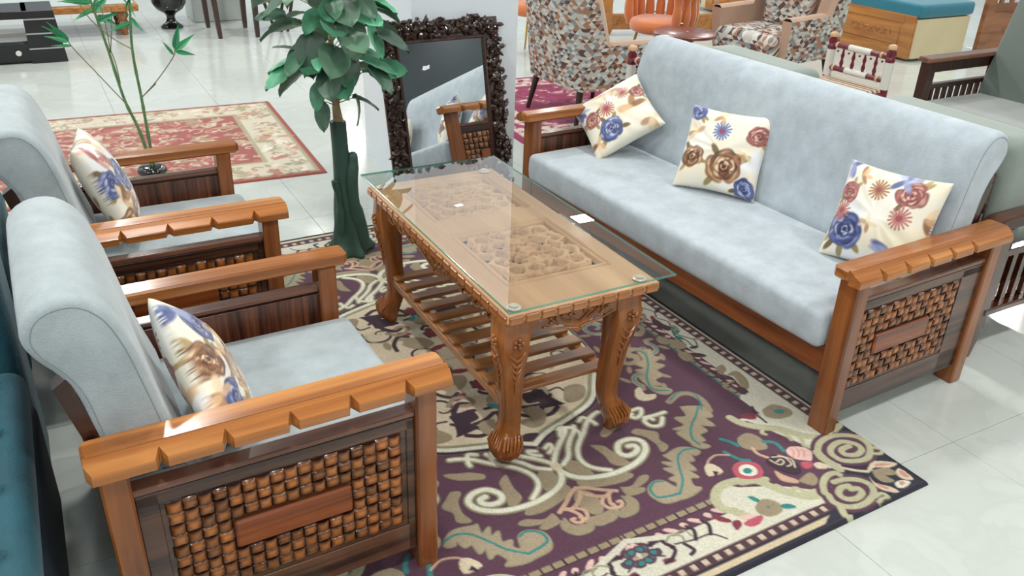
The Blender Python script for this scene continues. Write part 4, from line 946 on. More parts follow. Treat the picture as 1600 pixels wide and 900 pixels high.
def petal(cx, cz, a, l, w_):
    V = []; n = 5
    for i in range(n):
        s_ = -1 + 2 * i / (n - 1)
        for k in (-1, 0, 1):
            u = s_ * l; v = k * w_ * (1 - s_ * s_) ** .5; V.append((cx + u * math.cos(a) - v * math.sin(a), -.006 - .014 * (1 - s_ * s_) + .008 * abs(k), cz + u * math.sin(a) + v * math.cos(a)))
    F = []
    for i in range(n - 1):
        for k in range(2): F.append((i * 3 + k, i * 3 + 3 + k, i * 3 + 4 + k, i * 3 + 1 + k))
    b.add(V, F)
per = []
s = 0
while s < 2 * (MW + MH) - .19 * 2:
    per.append(s); s += .020
for s in per:
    for q in range(3):
        w1 = MW - .09; h1 = MH - .09; u = (s + rr.uniform(-.01, .01)) % (2 * (w1 + h1))
        off = rr.uniform(-.036, .040)
        if u < w1: x, z = .045 + u, .045 + off
        elif u < w1 + h1: x, z = MW - .045 + off, .045 + (u - w1)
        elif u < 2 * w1 + h1: x, z = MW - .045 - (u - w1 - h1), MH - .045 + off
        else: x, z = .045 + off, MH - .045 - (u - 2 * w1 - h1)
        if q == 0: curl(x * .985 + .33 * .015, z * .99 + .0045, rr.uniform(.012, .019), rr.uniform(0, 6.3), rr.choice((-1, 1)), rr.uniform(.006, .0095))
        else: petal(x, z, rr.uniform(0, 3.2), rr.uniform(.018, .032), rr.uniform(.008, .014))
o = b.build('carved_foliage', M['ebony'], T, smooth=True, fix=False); o['kind'] = 'stuff'
o = MB().prism([(-.02, -.008), (-.012, .009), (.004, .007), (.02, .012), (.017, -.006), (.0, -.009), (-.006, -.012)], 0, .0008, 'y').build('sticker_remnant', M['paper'], T); o.location = (.235, -.0012, .735)
MT = Matrix.Translation

# ------------------------------------------------------------------ artificial tree with green base
M['green_base'] = plain('dark_green_plaster', (44, 72, 62), rough=.5, noise=.15, nscale=12)
M['bark'] = plain('pale_bark', (168, 148, 112), rough=.8, noise=.2, nscale=30)
M['twig'] = plain('twig', (120, 116, 84), rough=.7)
def leafmat(name, c1, c2, rough=.42):
    m, t, bs = mat(name); N = t.nodes; L = t.links; tc = N.new('ShaderNodeTexCoord'); n = N.new('ShaderNodeTexNoise'); n.inputs['Scale'].default_value = 9
    L.new(tc.outputs['Object'], n.inputs['Vector']); oi = N.new('ShaderNodeObjectInfo'); ad = N.new('ShaderNodeMath'); ad.operation = 'ADD'; L.new(n.outputs['Fac'], ad.inputs[0])
    mr = N.new('ShaderNodeMapRange'); mr.inputs['To Min'].default_value = -.3; mr.inputs['To Max'].default_value = .3; L.new(oi.outputs['Random'], mr.inputs[0]); L.new(mr.outputs[0], ad.inputs[1])
    r = N.new('ShaderNodeValToRGB'); r.color_ramp.elements[0].position = .25; r.color_ramp.elements[1].position = .75; r.color_ramp.elements[0].color = (*lin(c1), 1); r.color_ramp.elements[1].color = (*lin(c2), 1)
    L.new(ad.outputs[0], r.inputs[0]); L.new(r.outputs[0], bs.inputs['Base Color']); bs.inputs['Roughness'].default_value = rough; return m
M['leaf_dark'] = leafmat('tree_leaf', (54, 106, 78), (104, 186, 144)); M['leaf_deep'] = leafmat('deep_leaf', (60, 90, 72), (98, 134, 108)); M['bamboo_leaf'] = leafmat('bamboo_leaf', (34, 120, 78), (70, 168, 112)); M['pale_leaf'] = plain('pale_leaf', (196, 208, 200), rough=.6)
M['bamboo'] = plain('bamboo_stem', (84, 120, 74), rough=.45, noise=.3, nscale=25)
def leaf_mesh(name, m, L=.13, W=.085, curl_=.25, tip=1.0):
    b = MB(); n = 11; V = []; F = []
    for i in range(n):
        s = i / (n - 1); w_ = W / 2 * (math.sin(PI * min(1, s ** .85 * 1.0)) ** .6 if tip >= 1 else math.sin(PI * s ** .55) ** 1.1); w_ = max(w_, .0006)
        for k in range(7):
            v = -1 + k / 3; z = -curl_ * L * s * s + .10 * W * abs(v) + (.012 * W * math.sin(i * 2.2) if k not in (2, 3, 4) else 0) - (.0016 if k == 3 else 0)
            V.append((s * L, v * w_, z))
    for i in range(n - 1):
        for k in range(6): F.append((i * 7 + k, (i + 1) * 7 + k, (i + 1) * 7 + k + 1, i * 7 + k + 1))
    b.add(V, F); me = b.mesh(name, m, smooth=True, fix=False); return me
T = thing('artificial_tree', 'artificial tree with broad green leaves on a dark green trunk-shaped base beside the coffee table', 'plant', (.115, 1.70, .011))
# trunk base: fluted, flaring root foot
def trunk():
    secs = []; Z = [0, .012, .03, .06, .11, .18, .26, .34, .42, .5, .56, .60, .605]; R = [.088, .092, .086, .074, .064, .055, .047, .041, .037, .035, .034, .034, .030]
    zz = [np.array([z, r]) for z, r in zip(Z, R)]; zz = spline(zz, 3)
    for z, r in zz:
        s = []
        for k in range(36):
            a = 2 * PI * k / 36; f = max(0, 1 - z / .42); m = 1 + (.20 * f * math.cos(5 * a + 2.5 * z * 4) + .08 * f * math.cos(9 * a - 6 * z) + .06 * math.cos(3 * a + z * 20) * min(1, f * 3))
            s.append((-.035 * z + .0 + r * m * math.cos(a), r * m * math.sin(a), z))
        secs.append(s)
    return MB().loft(secs)
trunk().build('trunk_base', M['green_base'], T, smooth=80)
st = MB(); st.tube(spline([(.050, -.040, .03), (.038, -.042, .12), (.016, -.040, .24), (.014, -.034, .34), (.026, -.024, .42), (.030, -.020, .47)], 4), [.034] * 8 + [.027] * 8 + [.024, .023, .022, .019, .010], 14)
st.build('branch_stub', M['green_base'], T, smooth=True)
st = MB(); st.tube(spline([(-.05, -.02, .05), (-.040, -.026, .18), (-.040, -.024, .27), (-.054, -.022, .335), (-.053, -.020, .355)], 4), [.024] * 6 + [.017] * 8 + [.018, .015, .008], 12)
st.build('branch_stub', M['green_base'], T, smooth=True)
b = MB(); b.tube([(-.020, 0, .59), (-.024, .002, .66), (-.018, 0, .76), (-.03, .0, .9), (-.02, .01, 1.06)], [.019, .016, .014, .012, .008], 10); b.tube([(-.008, -.012, .59), (-.020, -.008, .68), (-.005, -.01, .78), (.02, -.02, .9)], [.010, .009, .008, .005], 8)
b.build('inner_stem', M['bark'], T, smooth=True)
LM = [leaf_mesh('leaf', M['leaf_dark'], .15, .112, .22), leaf_mesh('leaf', M['leaf_deep'], .16, .12, .35), leaf_mesh('leaf', M['leaf_dark'], .13, .085, .5)]
PL = leaf_mesh('leaf', M['pale_leaf'], .12, .09, .3); tw = MB(); rr = random.Random(5)
def put_leaf(me, base, direction, roll=0, k=1.0, par=T):
    d = Vector(direction).normalized(); zup = Vector((0, 0, 1)); y = zup.cross(d); y = y.normalized() if y.length > .05 else Vector((1, 0, 0)); z = d.cross(y)
    R_ = Matrix(((d.x, y.x, z.x), (d.y, y.y, z.y), (d.z, y.z, z.z))).to_4x4() @ Matrix.Rotation(roll, 4, 'X')
    o = bpy.data.objects.new('leaf', me); COL.objects.link(o); o.parent = par; o.matrix_local = MT(Vector(base)) @ R_ @ Matrix.Diagonal((k, k, k, 1)); return o
for i in range(56):
    h = .77 + .46 * ((i + .5) / 56) ** .9; a = i * 2.4 + rr.uniform(-.3, .3); env = .5 + .5 * math.sin(min(1, (h - .70) / .22) * PI / 2); r = (.07 + .12 * rr.random()) * env
    if h > 1.1: r *= .8
    p0 = Vector((-.02, 0, h - .07)); p1 = Vector((-.02 + r * math.cos(a), r * math.sin(a), h + rr.uniform(-.02, .03)))
    tw.tube([p0, (p0 + p1) / 2 + Vector((0, 0, .015)), p1], [.0022, .0018, .0014], 4)
    el = rr.uniform(-.55, .2); d = (math.cos(a) * math.cos(el), math.sin(a) * math.cos(el), math.sin(el)); me = LM[rr.choice((0, 0, 1, 1, 2))]
    put_leaf(me, p1, d, rr.uniform(-.6, .6), rr.uniform(.8, 1.12))
# the separate hanging leaves low on the stem, and those facing the camera
for bx_, d, k, q in (((-.075, -.03, .70), (-.45, -.25, -1), .75, 1), ((.045, -.03, .72), (.5, -.2, -1), .95, 2), ((.03, -.05, .71), (1, -.1, -.18), .75, 1), ((-.09, -.05, .79), (-.5, -.45, -.55), .9, 2), ((-.03, -.12, .93), (.15, -.6, -.85), 1.0, 1), ((.05, -.11, .88), (.75, -.5, -.2), 1.05, 0), ((-.13, -.08, .99), (-.2, -.5, -.8), 1.05, 1), ((-.15, -.06, .92), (-.7, -.3, -.5), .9, 0), ((.11, -.06, .86), (.5, -.3, -.9), .9, 0), ((.0, -.10, 1.05), (.1, -.6, -.7), 1.1, 1), ((.10, -.07, 1.0), (.4, -.4, -.8), .95, 0)):
    put_leaf(LM[q], bx_, d, 0, k); tw.tube([(-.02, 0, bx_[2] - .03), bx_], [.0025, .0015], 4)
for bx_, d in (((-.16, .02, .90), (-.6, .1, .3)), ((-.15, .04, .83), (-.7, .2, -.3))): put_leaf(PL, bx_, d, .3, .8)
tw.build('twigs', M['twig'], T, smooth=True)

# ------------------------------------------------------------------ bamboo plant on the red rug
M['glossblack'] = plain('glossy_black', (16, 14, 16), rough=.08, coat=.6)
T = thing('bamboo_plant', 'thin artificial bamboo with two stems in a small black pot on the red rug', 'plant', (-.53, 3.07, .01)); PB = T
MB().lathe([(.045, 0), (.072, .012), (.078, .03), (.068, .05), (.05, .056)], (0, 0, 0), 24).build('pot', M['glossblack'], T, smooth=50)
def stem(pts, r):
    P = spline(pts, 7); b = MB(); b.tube(P, [r * (1 - .4 * i / len(P)) * (1.25 if i % 6 == 0 else 1) for i in range(len(P))], 8); return b
stem([(0, 0, .05), (-.03, .02, .25), (-.075, .03, .42), (-.11, .035, .68), (-.15, .04, .93), (-.19, .05, 1.2)], .0085).build('bamboo_stem', M['bamboo'], T, smooth=True)
stem([(.012, .01, .05), (.01, .02, .25), (.008, .022, .42), (.003, .022, .67), (.03, .02, .93), (.05, .02, 1.2)], .0085).build('bamboo_stem', M['bamboo'], T, smooth=True)
tg = MB(); BL_ = leaf_mesh('bamboo_leaf', M['bamboo_leaf'], .10, .019, .12, tip=.5); BL2 = leaf_mesh('bamboo_leaf', M['bamboo_leaf'], .12, .03, .2, tip=.5)
for P in ([(.008, .022, .42), (.10, .01, .51), (.19, 0, .62), (.205, 0, .66)], [(-.075, .03, .40), (-.18, .04, .56), (-.26, .05, .68), (-.28, .05, .72)], [(.003, .022, .67), (-.08, .03, .73), (-.16, .03, .82), (-.2, .02, .9)],
          [(.008, .022, .42), (.09, .015, .49)], [(-.08, .03, .5), (-.085, .03, .60), (-.10, .03, .68)], [(-.1, .03, .66), (-.075, .03, .78), (-.06, .03, .88)], [(-.1, .03, .66), (-.1, .03, .8), (-.11, .03, .9)]):
    tg.tube(spline(P, 4), .0028, 5)
tg.build('side_twigs', M['twig'], T, smooth=True)
for p, d, me, k in (((.205, 0, .66), (.25, 0, .97), BL2, 1.15), ((.205, 0, .655), (.75, 0, .55), BL2, 1.1), ((.205, 0, .65), (.95, -.1, -.22), BL2, .85), ((.195, 0, .63), (-.45, .1, .8), BL_, .95),
                  ((-.28, .05, .72), (-.5, 0, .75), BL2, 1.1), ((-.28, .05, .72), (-.8, 0, .35), BL2, .9), ((-.27, .05, .70), (-.9, .1, .1), BL_, .9), ((-.285, .05, .73), (-.8, .2, .7), BL2, 1.0)):
    o = put_leaf(me, p, d, PI / 2 * .8, k, PB); o.name = 'bamboo_leaf'
for i in range(26):
    s = rr.choice((0, 1)); h = rr.uniform(.80, 1.2); bx_ = (-.15 - (h - .93) * .15, .04, h) if s == 0 else (.03 + (h - .93) * .07, .02, h)
    a = rr.uniform(0, 6.3); o = put_leaf(rr.choice((BL_, BL2)), bx_, (math.cos(a), math.sin(a) * .6, rr.uniform(-.6, .5)), 1.2, rr.uniform(.8, 1.3), PB); o.name = 'bamboo_leaf'

# ------------------------------------------------------------------ red and magenta rugs behind
def small_rug(name, W, H, step, pal, seed, field, label):
    q = Canvas(W, H, step, pal['edge']); rr = random.Random(seed)
    q.rect(.03, W - .03, .03, H - .03, pal['guard'], .002); q.rect(.055, W - .055, .055, H - .055, pal['border'], .003); q.rect(.27, W - .27, .27, H - .27, pal['guard'], .002); q.rect(.30, W - .30, .30, H - .30, field, .002)
    for i in range(int(420 * W * H)):
        x, y = rr.uniform(.07, W - .07), rr.uniform(.07, H - .07); e = min(x, W - x, y, H - y); c = pal['on_border'] if e < .28 else pal['on_field']
        if .24 < e < .32: continue
        c = rr.choice(c); a = rr.uniform(0, 6.3); r = rr.uniform(.014, .040) if rr.random() < .85 else rr.uniform(.05, .075)
        if rr.random() < .5: q.stroke([(x + r * (1 - k / 12) * math.cos(a + k * .5), y + r * (1 - k / 12) * math.sin(a + k * .5)) for k in range(9)], .012, c, .004, k=3)
        else: q.ell(x, y, r, r * .4, c, .004, ang=a, wob=.15)
    for k in range(int(W / .09)): q.ell(.04 + k * .09, .043, .02, .008, pal['edge'], .003); q.ell(.04 + k * .09, H - .043, .02, .008, pal['edge'], .003)
    gx, gy = np.meshgrid(q.X, q.Y); e = np.minimum(np.minimum(gx, W - gx), np.minimum(gy, H - gy)); Z = np.where(e < 1e-6, 0, q.H * .6 + .007)
    me = grid_mesh(name, np.stack([gx, gy, Z], -1), q.C, q.nx, q.ny, M['rug']); o = bpy.data.objects.new(name, me); COL.objects.link(o); tag(o, label, 'rug'); return o
r2 = small_rug('red_rug', 1.95, 1.58, .008, dict(edge=(142, 74, 66), guard=(158, 150, 124), border=(196, 188, 170), on_border=[(178, 140, 124), (156, 148, 118), (164, 118, 104), (146, 142, 118), (192, 178, 150), (212, 206, 190)], on_field=[(190, 178, 154), (182, 164, 140), (160, 136, 112), (196, 186, 166), (176, 110, 100)]), 4, (150, 84, 80), 'red rug with a cream floral border lying behind the armchairs')
r2.location = (-1.60, 2.85, .0005); r2.rotation_euler = (0, 0, -.045)
r3 = small_rug('magenta_rug', 1.75, 1.55, .009, dict(edge=(140, 52, 86), guard=(128, 48, 80), border=(206, 190, 176), on_border=[(140, 50, 84), (150, 60, 92), (120, 44, 72)], on_field=[(206, 186, 176), (150, 60, 96), (120, 40, 70)]), 9, (136, 44, 80), 'magenta rug with cream scrolls under the patterned armchair')
r3.location = (1.62, 2.80, .0005); r3.rotation_euler = (0, 0, -.06)

# ------------------------------------------------------------------ teal sofas at the left edge
M['teal_fabric'] = plain('teal_velvet', (22, 80, 94), rough=.75, sheen=.1, noise=.2, nscale=10, bump=.2, bscale=120)
T = thing('teal_sofa', 'teal velvet sofa at the left edge beside the nearest armchair', 'sofa', (-1.135, -1.2, 0))
M['shaded_side'] = plain('shaded_base_fabric', (18, 34, 46), rough=.7)  # shadow on the teal sofa's side, put into the base colour as dark navy
rbox(-1.1, 0, -.5, 1.60, .06, .40, .03, n=6).build('base', M['shaded_side'], T, smooth=180)
rbox(-1.1, -.004, .0, 1.60, .395, .50, .045, puff=.012, n=10).build('seat_cushion', M['teal_fabric'], T, smooth=180)
rbox(-1.1, -.01, 1.60, 1.90, .06, .86, .06, n=8).build('backrest', M['teal_fabric'], T, smooth=180)
b = MB()
for i in range(-6, 9):
    y = .2 * i + .1
    for dx in (1, -1):
        P = [(-.05 - .1 * k, y + dx * .1 * k + (0 if dx > 0 else .4), .513 + .002 * math.sin(k)) for k in range(0, 9)]; P = [p for p in P if .05 < p[1] < 1.55]
        if len(P) > 1: b.tube(P, .0028, 4)
b.build('quilt_seams', M['teal_fabric'], T, smooth=True)
for x in (-.06, -1.02):
    for y in (-.42, 1.8): MB().lathe([(.018, 0), (.026, .06)], (x, y, 0), 10).build('foot', M['glossblack'], T, smooth=True)
T = thing('teal_settee', 'teal velvet settee back at the left edge beside the second armchair', 'sofa', (-1.175, .78, 0))
rbox(-1.1, 0, 0, .30, .05, .80, .06, n=8).build('backrest', M['teal_fabric'], T, smooth=180); rbox(-1.1, 0, .30, 1.1, .05, .46, .04, n=6).build('seat', M['teal_fabric'], T, smooth=180)

# ------------------------------------------------------------------ olive-grey armchairs behind the sofa
M['olive_fabric'] = plain('olive_grey_fabric', (130, 141, 133), rough=.7, sheen=.3, noise=.06, nscale=6)
M['sage_fabric'] = plain('dark_sage_fabric', (98, 110, 104), rough=.8, sheen=.3)
M['mahogany'] = wood('mahogany', (48, 22, 14), (92, 50, 30), 'x', rough=.15, coat=.8)
def olive_chair(label, x, y0, y1):
    T = thing('wooden_armchair', label, 'armchair', (x, y0, 0), 0, 'olive-grey armchairs behind the sofa'); L = y1 - y0
    rbox(.06, .28, .03, L - .03, .36, .82, .05, puff=.004, n=8).build('backrest_cushion', M['olive_fabric'], T, smooth=180)
    rbox(.29, .86, .06, L - .06, .30, .43, .03, puff=.01, n=8).build('seat_cushion', M['olive_fabric'], T, smooth=180)
    MB().box(.03, .06, .06, L - .06, .25, .70, .004).build('back_board', M['mahogany'], T)
    MB().box(.04, .88, .05, L - .05, .22, .29, .005).build('seat_rail', M['mahogany'], T)
    for v in (-.05, L - .03):
        s = [[(-.02, v + a, .515 + c_) for a, c_ in ((0, 0), (.08, 0), (.075, .03), (.04, .04), (.005, .03))], [(.03, v + a, .53 + c_) for a, c_ in ((0, 0), (.08, 0), (.075, .035), (.04, .045), (.005, .035))], [(.86, v + a, .545 + c_) for a, c_ in ((0, 0), (.08, 0), (.075, .035), (.04, .045), (.005, .035))], [(.92, v + a, .53 + c_) for a, c_ in ((0, 0), (.08, 0), (.075, .02), (.04, .028), (.005, .02))]]
        MB().loft(s).build('armrest', M['mahogany'], T, smooth=40)
        MB().loft([[(.0 + dx, v + a, z) for dx, a in ((-.02 * q, .01), (.10 - .03 * q, .01), (.10 - .03 * q, .07), (-.02 * q, .07))] for z, q in ((0, 1.2), (.12, 0), (.3, .2), (.52, 0))]).build('rear_leg', M['mahogany'], T)
        MB().box(.80, .87, v + .01, v + .07, 0, .54, .004).build('front_leg', M['mahogany'], T)
        MB().box(.09, .82, v + .02, v + .055, .40, .43, .003).build('side_rail', M['mahogany'], T); MB().box(.07, .84, v + .005, v + .07, .17, .20, .006).build('side_rail', M['mahogany'], T)
        for k in range(11): MB().box(.12 + k * .062, .145 + k * .062, v + .03, v + .048, .20, .40).build('side_slat', M['mahogany'], T)
    return T
olive_chair('olive-grey chair with dark glossy arm and slatted side, behind the near sofa arm', 1.86, -.10, .60)
olive_chair('olive-grey chair back seen just over the far half of the blue-grey sofa back', 1.86, .96, 1.64)
# dark-framed sofa at the upper right
T = thing('dark_framed_sofa', 'dark wooden sofa frame with grey seat and sage back cushions at the upper right edge', 'sofa', (3.86, -.4, 0)); L = 2.2
rbox(.03, .70, .08, L - .08, .22, .325, .03, puff=.01, n=6).build('seat_cushion', plain('pale_grey_fabric', (158, 162, 160), rough=.8, sheen=.3), T, smooth=180)
b = MB(); secs = []
for v, i in ((.08, .02), (.1, 0), (L - .1, 0), (L - .08, .02)): secs.append([(.56 + i, v, .33 + i), (.70 - i, v, .33 + i), (.86 - i, v, 1.0 - i), (.80, v, 1.03 - i), (.74 + i, v, 1.0 - i)])
b.loft(secs).build('backrest_cushion', M['sage_fabric'], T, smooth=50)
MB().box(.02, .80, .06, L - .06, .14, .215, .004).build('seat_rail', M['darkwood'], T)
for v in (0, L - .09):
    MB().box(.0, .80, v, v + .09, .555, .585, .006).build('armrest', M['cap'], T); MB().box(.03, .75, v + .02, v + .07, .49, .555, .003).build('upper_side_rail', M['darkwood'], T)
    MB().box(.02, .09, v + .012, v + .078, 0, .556, .004).build('front_leg', M['darkwood'], T); MB().box(.70, .77, v + .012, v + .078, 0, .556, .004).build('rear_leg', M['darkwood'], T)
    MB().box(.09, .70, v + .02, v + .06, .385, .415, .003).build('side_rail', M['darkwood'], T); MB().box(.09, .70, v + .02, v + .06, .20, .235, .003).build('side_rail', M['darkwood'], T)
    for k in range(9): MB().box(.12 + k * .065, .145 + k * .065, v + .03, v + .05, .235, .385).build('side_slat', M['darkwood'], T)

# ------------------------------------------------------------------ painted folk chairs
M['maroon'] = plain('maroon_lacquer', (106, 26, 44), rough=.3, coat=.4); M['white_lac'] = plain('white_lacquer', (214, 214, 206), rough=.4, coat=.3); M['peach_lac'] = plain('beige_lacquer', (206, 168, 130), rough=.35)
def stripes_mat():
    m, t, bs = mat('woven_seat_stripes'); N = t.nodes; L = t.links; tc = N.new('ShaderNodeTexCoord'); sp = N.new('ShaderNodeSeparateXYZ'); L.new(tc.outputs['Object'], sp.inputs[0])
    mu = N.new('ShaderNodeMath'); mu.operation = 'MULTIPLY'; mu.inputs[1].default_value = 24; L.new(sp.outputs[0], mu.inputs[0]); fr = N.new('ShaderNodeMath'); fr.operation = 'FRACT'; L.new(mu.outputs[0], fr.inputs[0])
    r = N.new('ShaderNodeValToRGB'); r.color_ramp.interpolation = 'CONSTANT'; r.color_ramp.elements[0].color = (*lin((206, 190, 168)), 1); r.color_ramp.elements[1].position = .62; r.color_ramp.elements[1].color = (*lin((132, 88, 72)), 1)
    L.new(fr.outputs[0], r.inputs[0]); L.new(r.outputs[0], bs.inputs['Base Color']); bs.inputs['Roughness'].default_value = .85; return m
M['stripes'] = stripes_mat()
def folk_chair(label, x, y, rz=0, k=1.0):
    T = thing('painted_folk_chair', label, 'chair', (x, y, 0), rz, 'maroon and white painted chairs')   # faces -X, back posts at x=.40
    S = .42
    rbox(0, S, 0, S, .40, .44, .015, n=4).build('woven_seat', M['stripes'], T, smooth=180)
    for a in (0, S): MB().tube([(0, a, .405), (S, a, .405)], .018, 8).build('seat_rail', M['maroon'], T, smooth=True); MB().tube([(a, 0, .405), (a, S, .405)], .018, 8).build('seat_rail', M['maroon'], T, smooth=True)
    for a in (0, S): MB().lathe([(.016, 0), (.026, .04), (.018, .09), (.024, .2), (.018, .28), (.026, .34), (.026, .45), (.02, .47)], (0, a, 0), 12).build('front_leg', M['maroon'], T, smooth=40)
    for a in (0, S):
        MB().lathe([(.016, 0), (.026, .04), (.018, .09), (.024, .2), (.018, .28), (.026, .34), (.026, .44)], (S, a, 0), 12).build('back_leg', M['maroon'], T, smooth=40)
        p = MB().lathe([(.026, .44), (.026, .60)], (S, a, 0), 12).build('back_post', M['white_lac'], T, smooth=40)
        MB().lathe([(.026, .60), (.028, .615), (.022, .63), (.028, .645), (.026, .665), (.018, .67)], (S, a, 0), 12).build('post_collar', M['maroon'], p, smooth=40)
        MB().lathe([(.014, .668), (.024, .676), (.026, .69), (.020, .70), (.012, .704)], (S, a, 0), 12).build('post_finial', M['peach_lac'], p, smooth=40)
    for z in (.63, .49):
        r0 = MB().tube([(S, 0, z), (S, S, z)], .017, 10).build('back_rail', M['maroon'], T, smooth=True)
        MB().tube([(S, .13, z), (S, .29, z)], .020, 10).build('white_band', M['white_lac'], r0, smooth=True)
        for q in (.05, .37): MB().tube([(S, q, z), (S, q + .015, z)], .0195, 10).build('beige_ring', M['peach_lac'], r0, smooth=True)
    for i in range(4):
        v = .09 + i * .08; MB().lathe([(.006, .50), (.013, .53), (.007, .555), (.012, .575), (.006, .60), (.007, .62)], (S, v, 0), 8).build('spindle', M['maroon'], T, smooth=True)
    for i in range(5): MB().add(*ball((S, .05 + i * .08, .595), .007)).build('wooden_bead', M['glossblack'], T, smooth=True)
    return T
folk_chair('maroon and white painted chair with turned spindles and striped woven seat, before the wooden bed', 3.04, 1.66, math.radians(4))
folk_chair('maroon and white painted chair hidden behind the sofa except for one post', 2.38, 2.20, math.radians(180))

# ------------------------------------------------------------------ patterned armchairs
def geo_mat():
    m, t, bs = mat('geometric_print'); N = t.nodes; L = t.links; tc = N.new('ShaderNodeAttribute'); tc.attribute_name = 'cloth'
    mp = N.new('ShaderNodeMapping'); mp.inputs['Rotation'].default_value = (0, 0, PI / 4); mp.inputs['Scale'].default_value = (32, 32, 32); L.new(tc.outputs['Vector'], mp.inputs['Vector'])
    sp = N.new('ShaderNodeSeparateXYZ'); L.new(mp.outputs[0], sp.inputs[0])
    fl_ = N.new('ShaderNodeVectorMath'); fl_.operation = 'FLOOR'; L.new(mp.outputs[0], fl_.inputs[0]); fc = N.new('ShaderNodeVectorMath'); fc.operation = 'FRACTION'; L.new(mp.outputs[0], fc.inputs[0]); s2 = N.new('ShaderNodeSeparateXYZ'); L.new(fc.outputs[0], s2.inputs[0])
    gt = N.new('ShaderNodeMath'); gt.operation = 'GREATER_THAN'; L.new(s2.outputs[0], gt.inputs[0]); L.new(s2.outputs[1], gt.inputs[1])
    cb = N.new('ShaderNodeCombineXYZ'); L.new(gt.outputs[0], cb.inputs[0]); sc = N.new('ShaderNodeVectorMath'); sc.operation = 'SCALE'; sc.inputs['Scale'].default_value = 37.3; L.new(cb.outputs[0], sc.inputs[0])
    ad = N.new('ShaderNodeVectorMath'); L.new(fl_.outputs[0], ad.inputs[0]); L.new(sc.outputs[0], ad.inputs[1])
    wn = N.new('ShaderNodeTexWhiteNoise'); L.new(ad.outputs[0], wn.inputs['Vector'])
    r = N.new('ShaderNodeValToRGB'); r.color_ramp.interpolation = 'CONSTANT'; e = r.color_ramp.elements; e[0].color = (*lin((186, 184, 176)), 1); e[1].position = .34; e[1].color = (*lin((164, 118, 94)), 1)
    for p, c in ((.56, (92, 68, 60)), (.74, (128, 140, 144)), (.88, (204, 202, 194))): q = e.new(p); q.color = (*lin(c), 1)
    L.new(wn.outputs['Value'], r.inputs[0]); L.new(r.outputs[0], bs.inputs['Base Color']); bs.inputs['Roughness'].default_value = .9; return m
M['geo'] = geo_mat(); M['beige'] = plain('beige_fabric', (176, 144, 122), rough=.85, sheen=.3); M['legdark'] = plain('dark_turned_leg', (52, 30, 26), rough=.35)
def cloth(o, P=None):
    me = o.data; at = me.attributes.new('cloth', 'FLOAT_VECTOR', 'POINT')
    if P is None: P = [(v.co.y, v.co.z + v.co.x, 0) for v in me.vertices]
    at.data.foreach_set('vector', [c for p in P for c in p]); return o
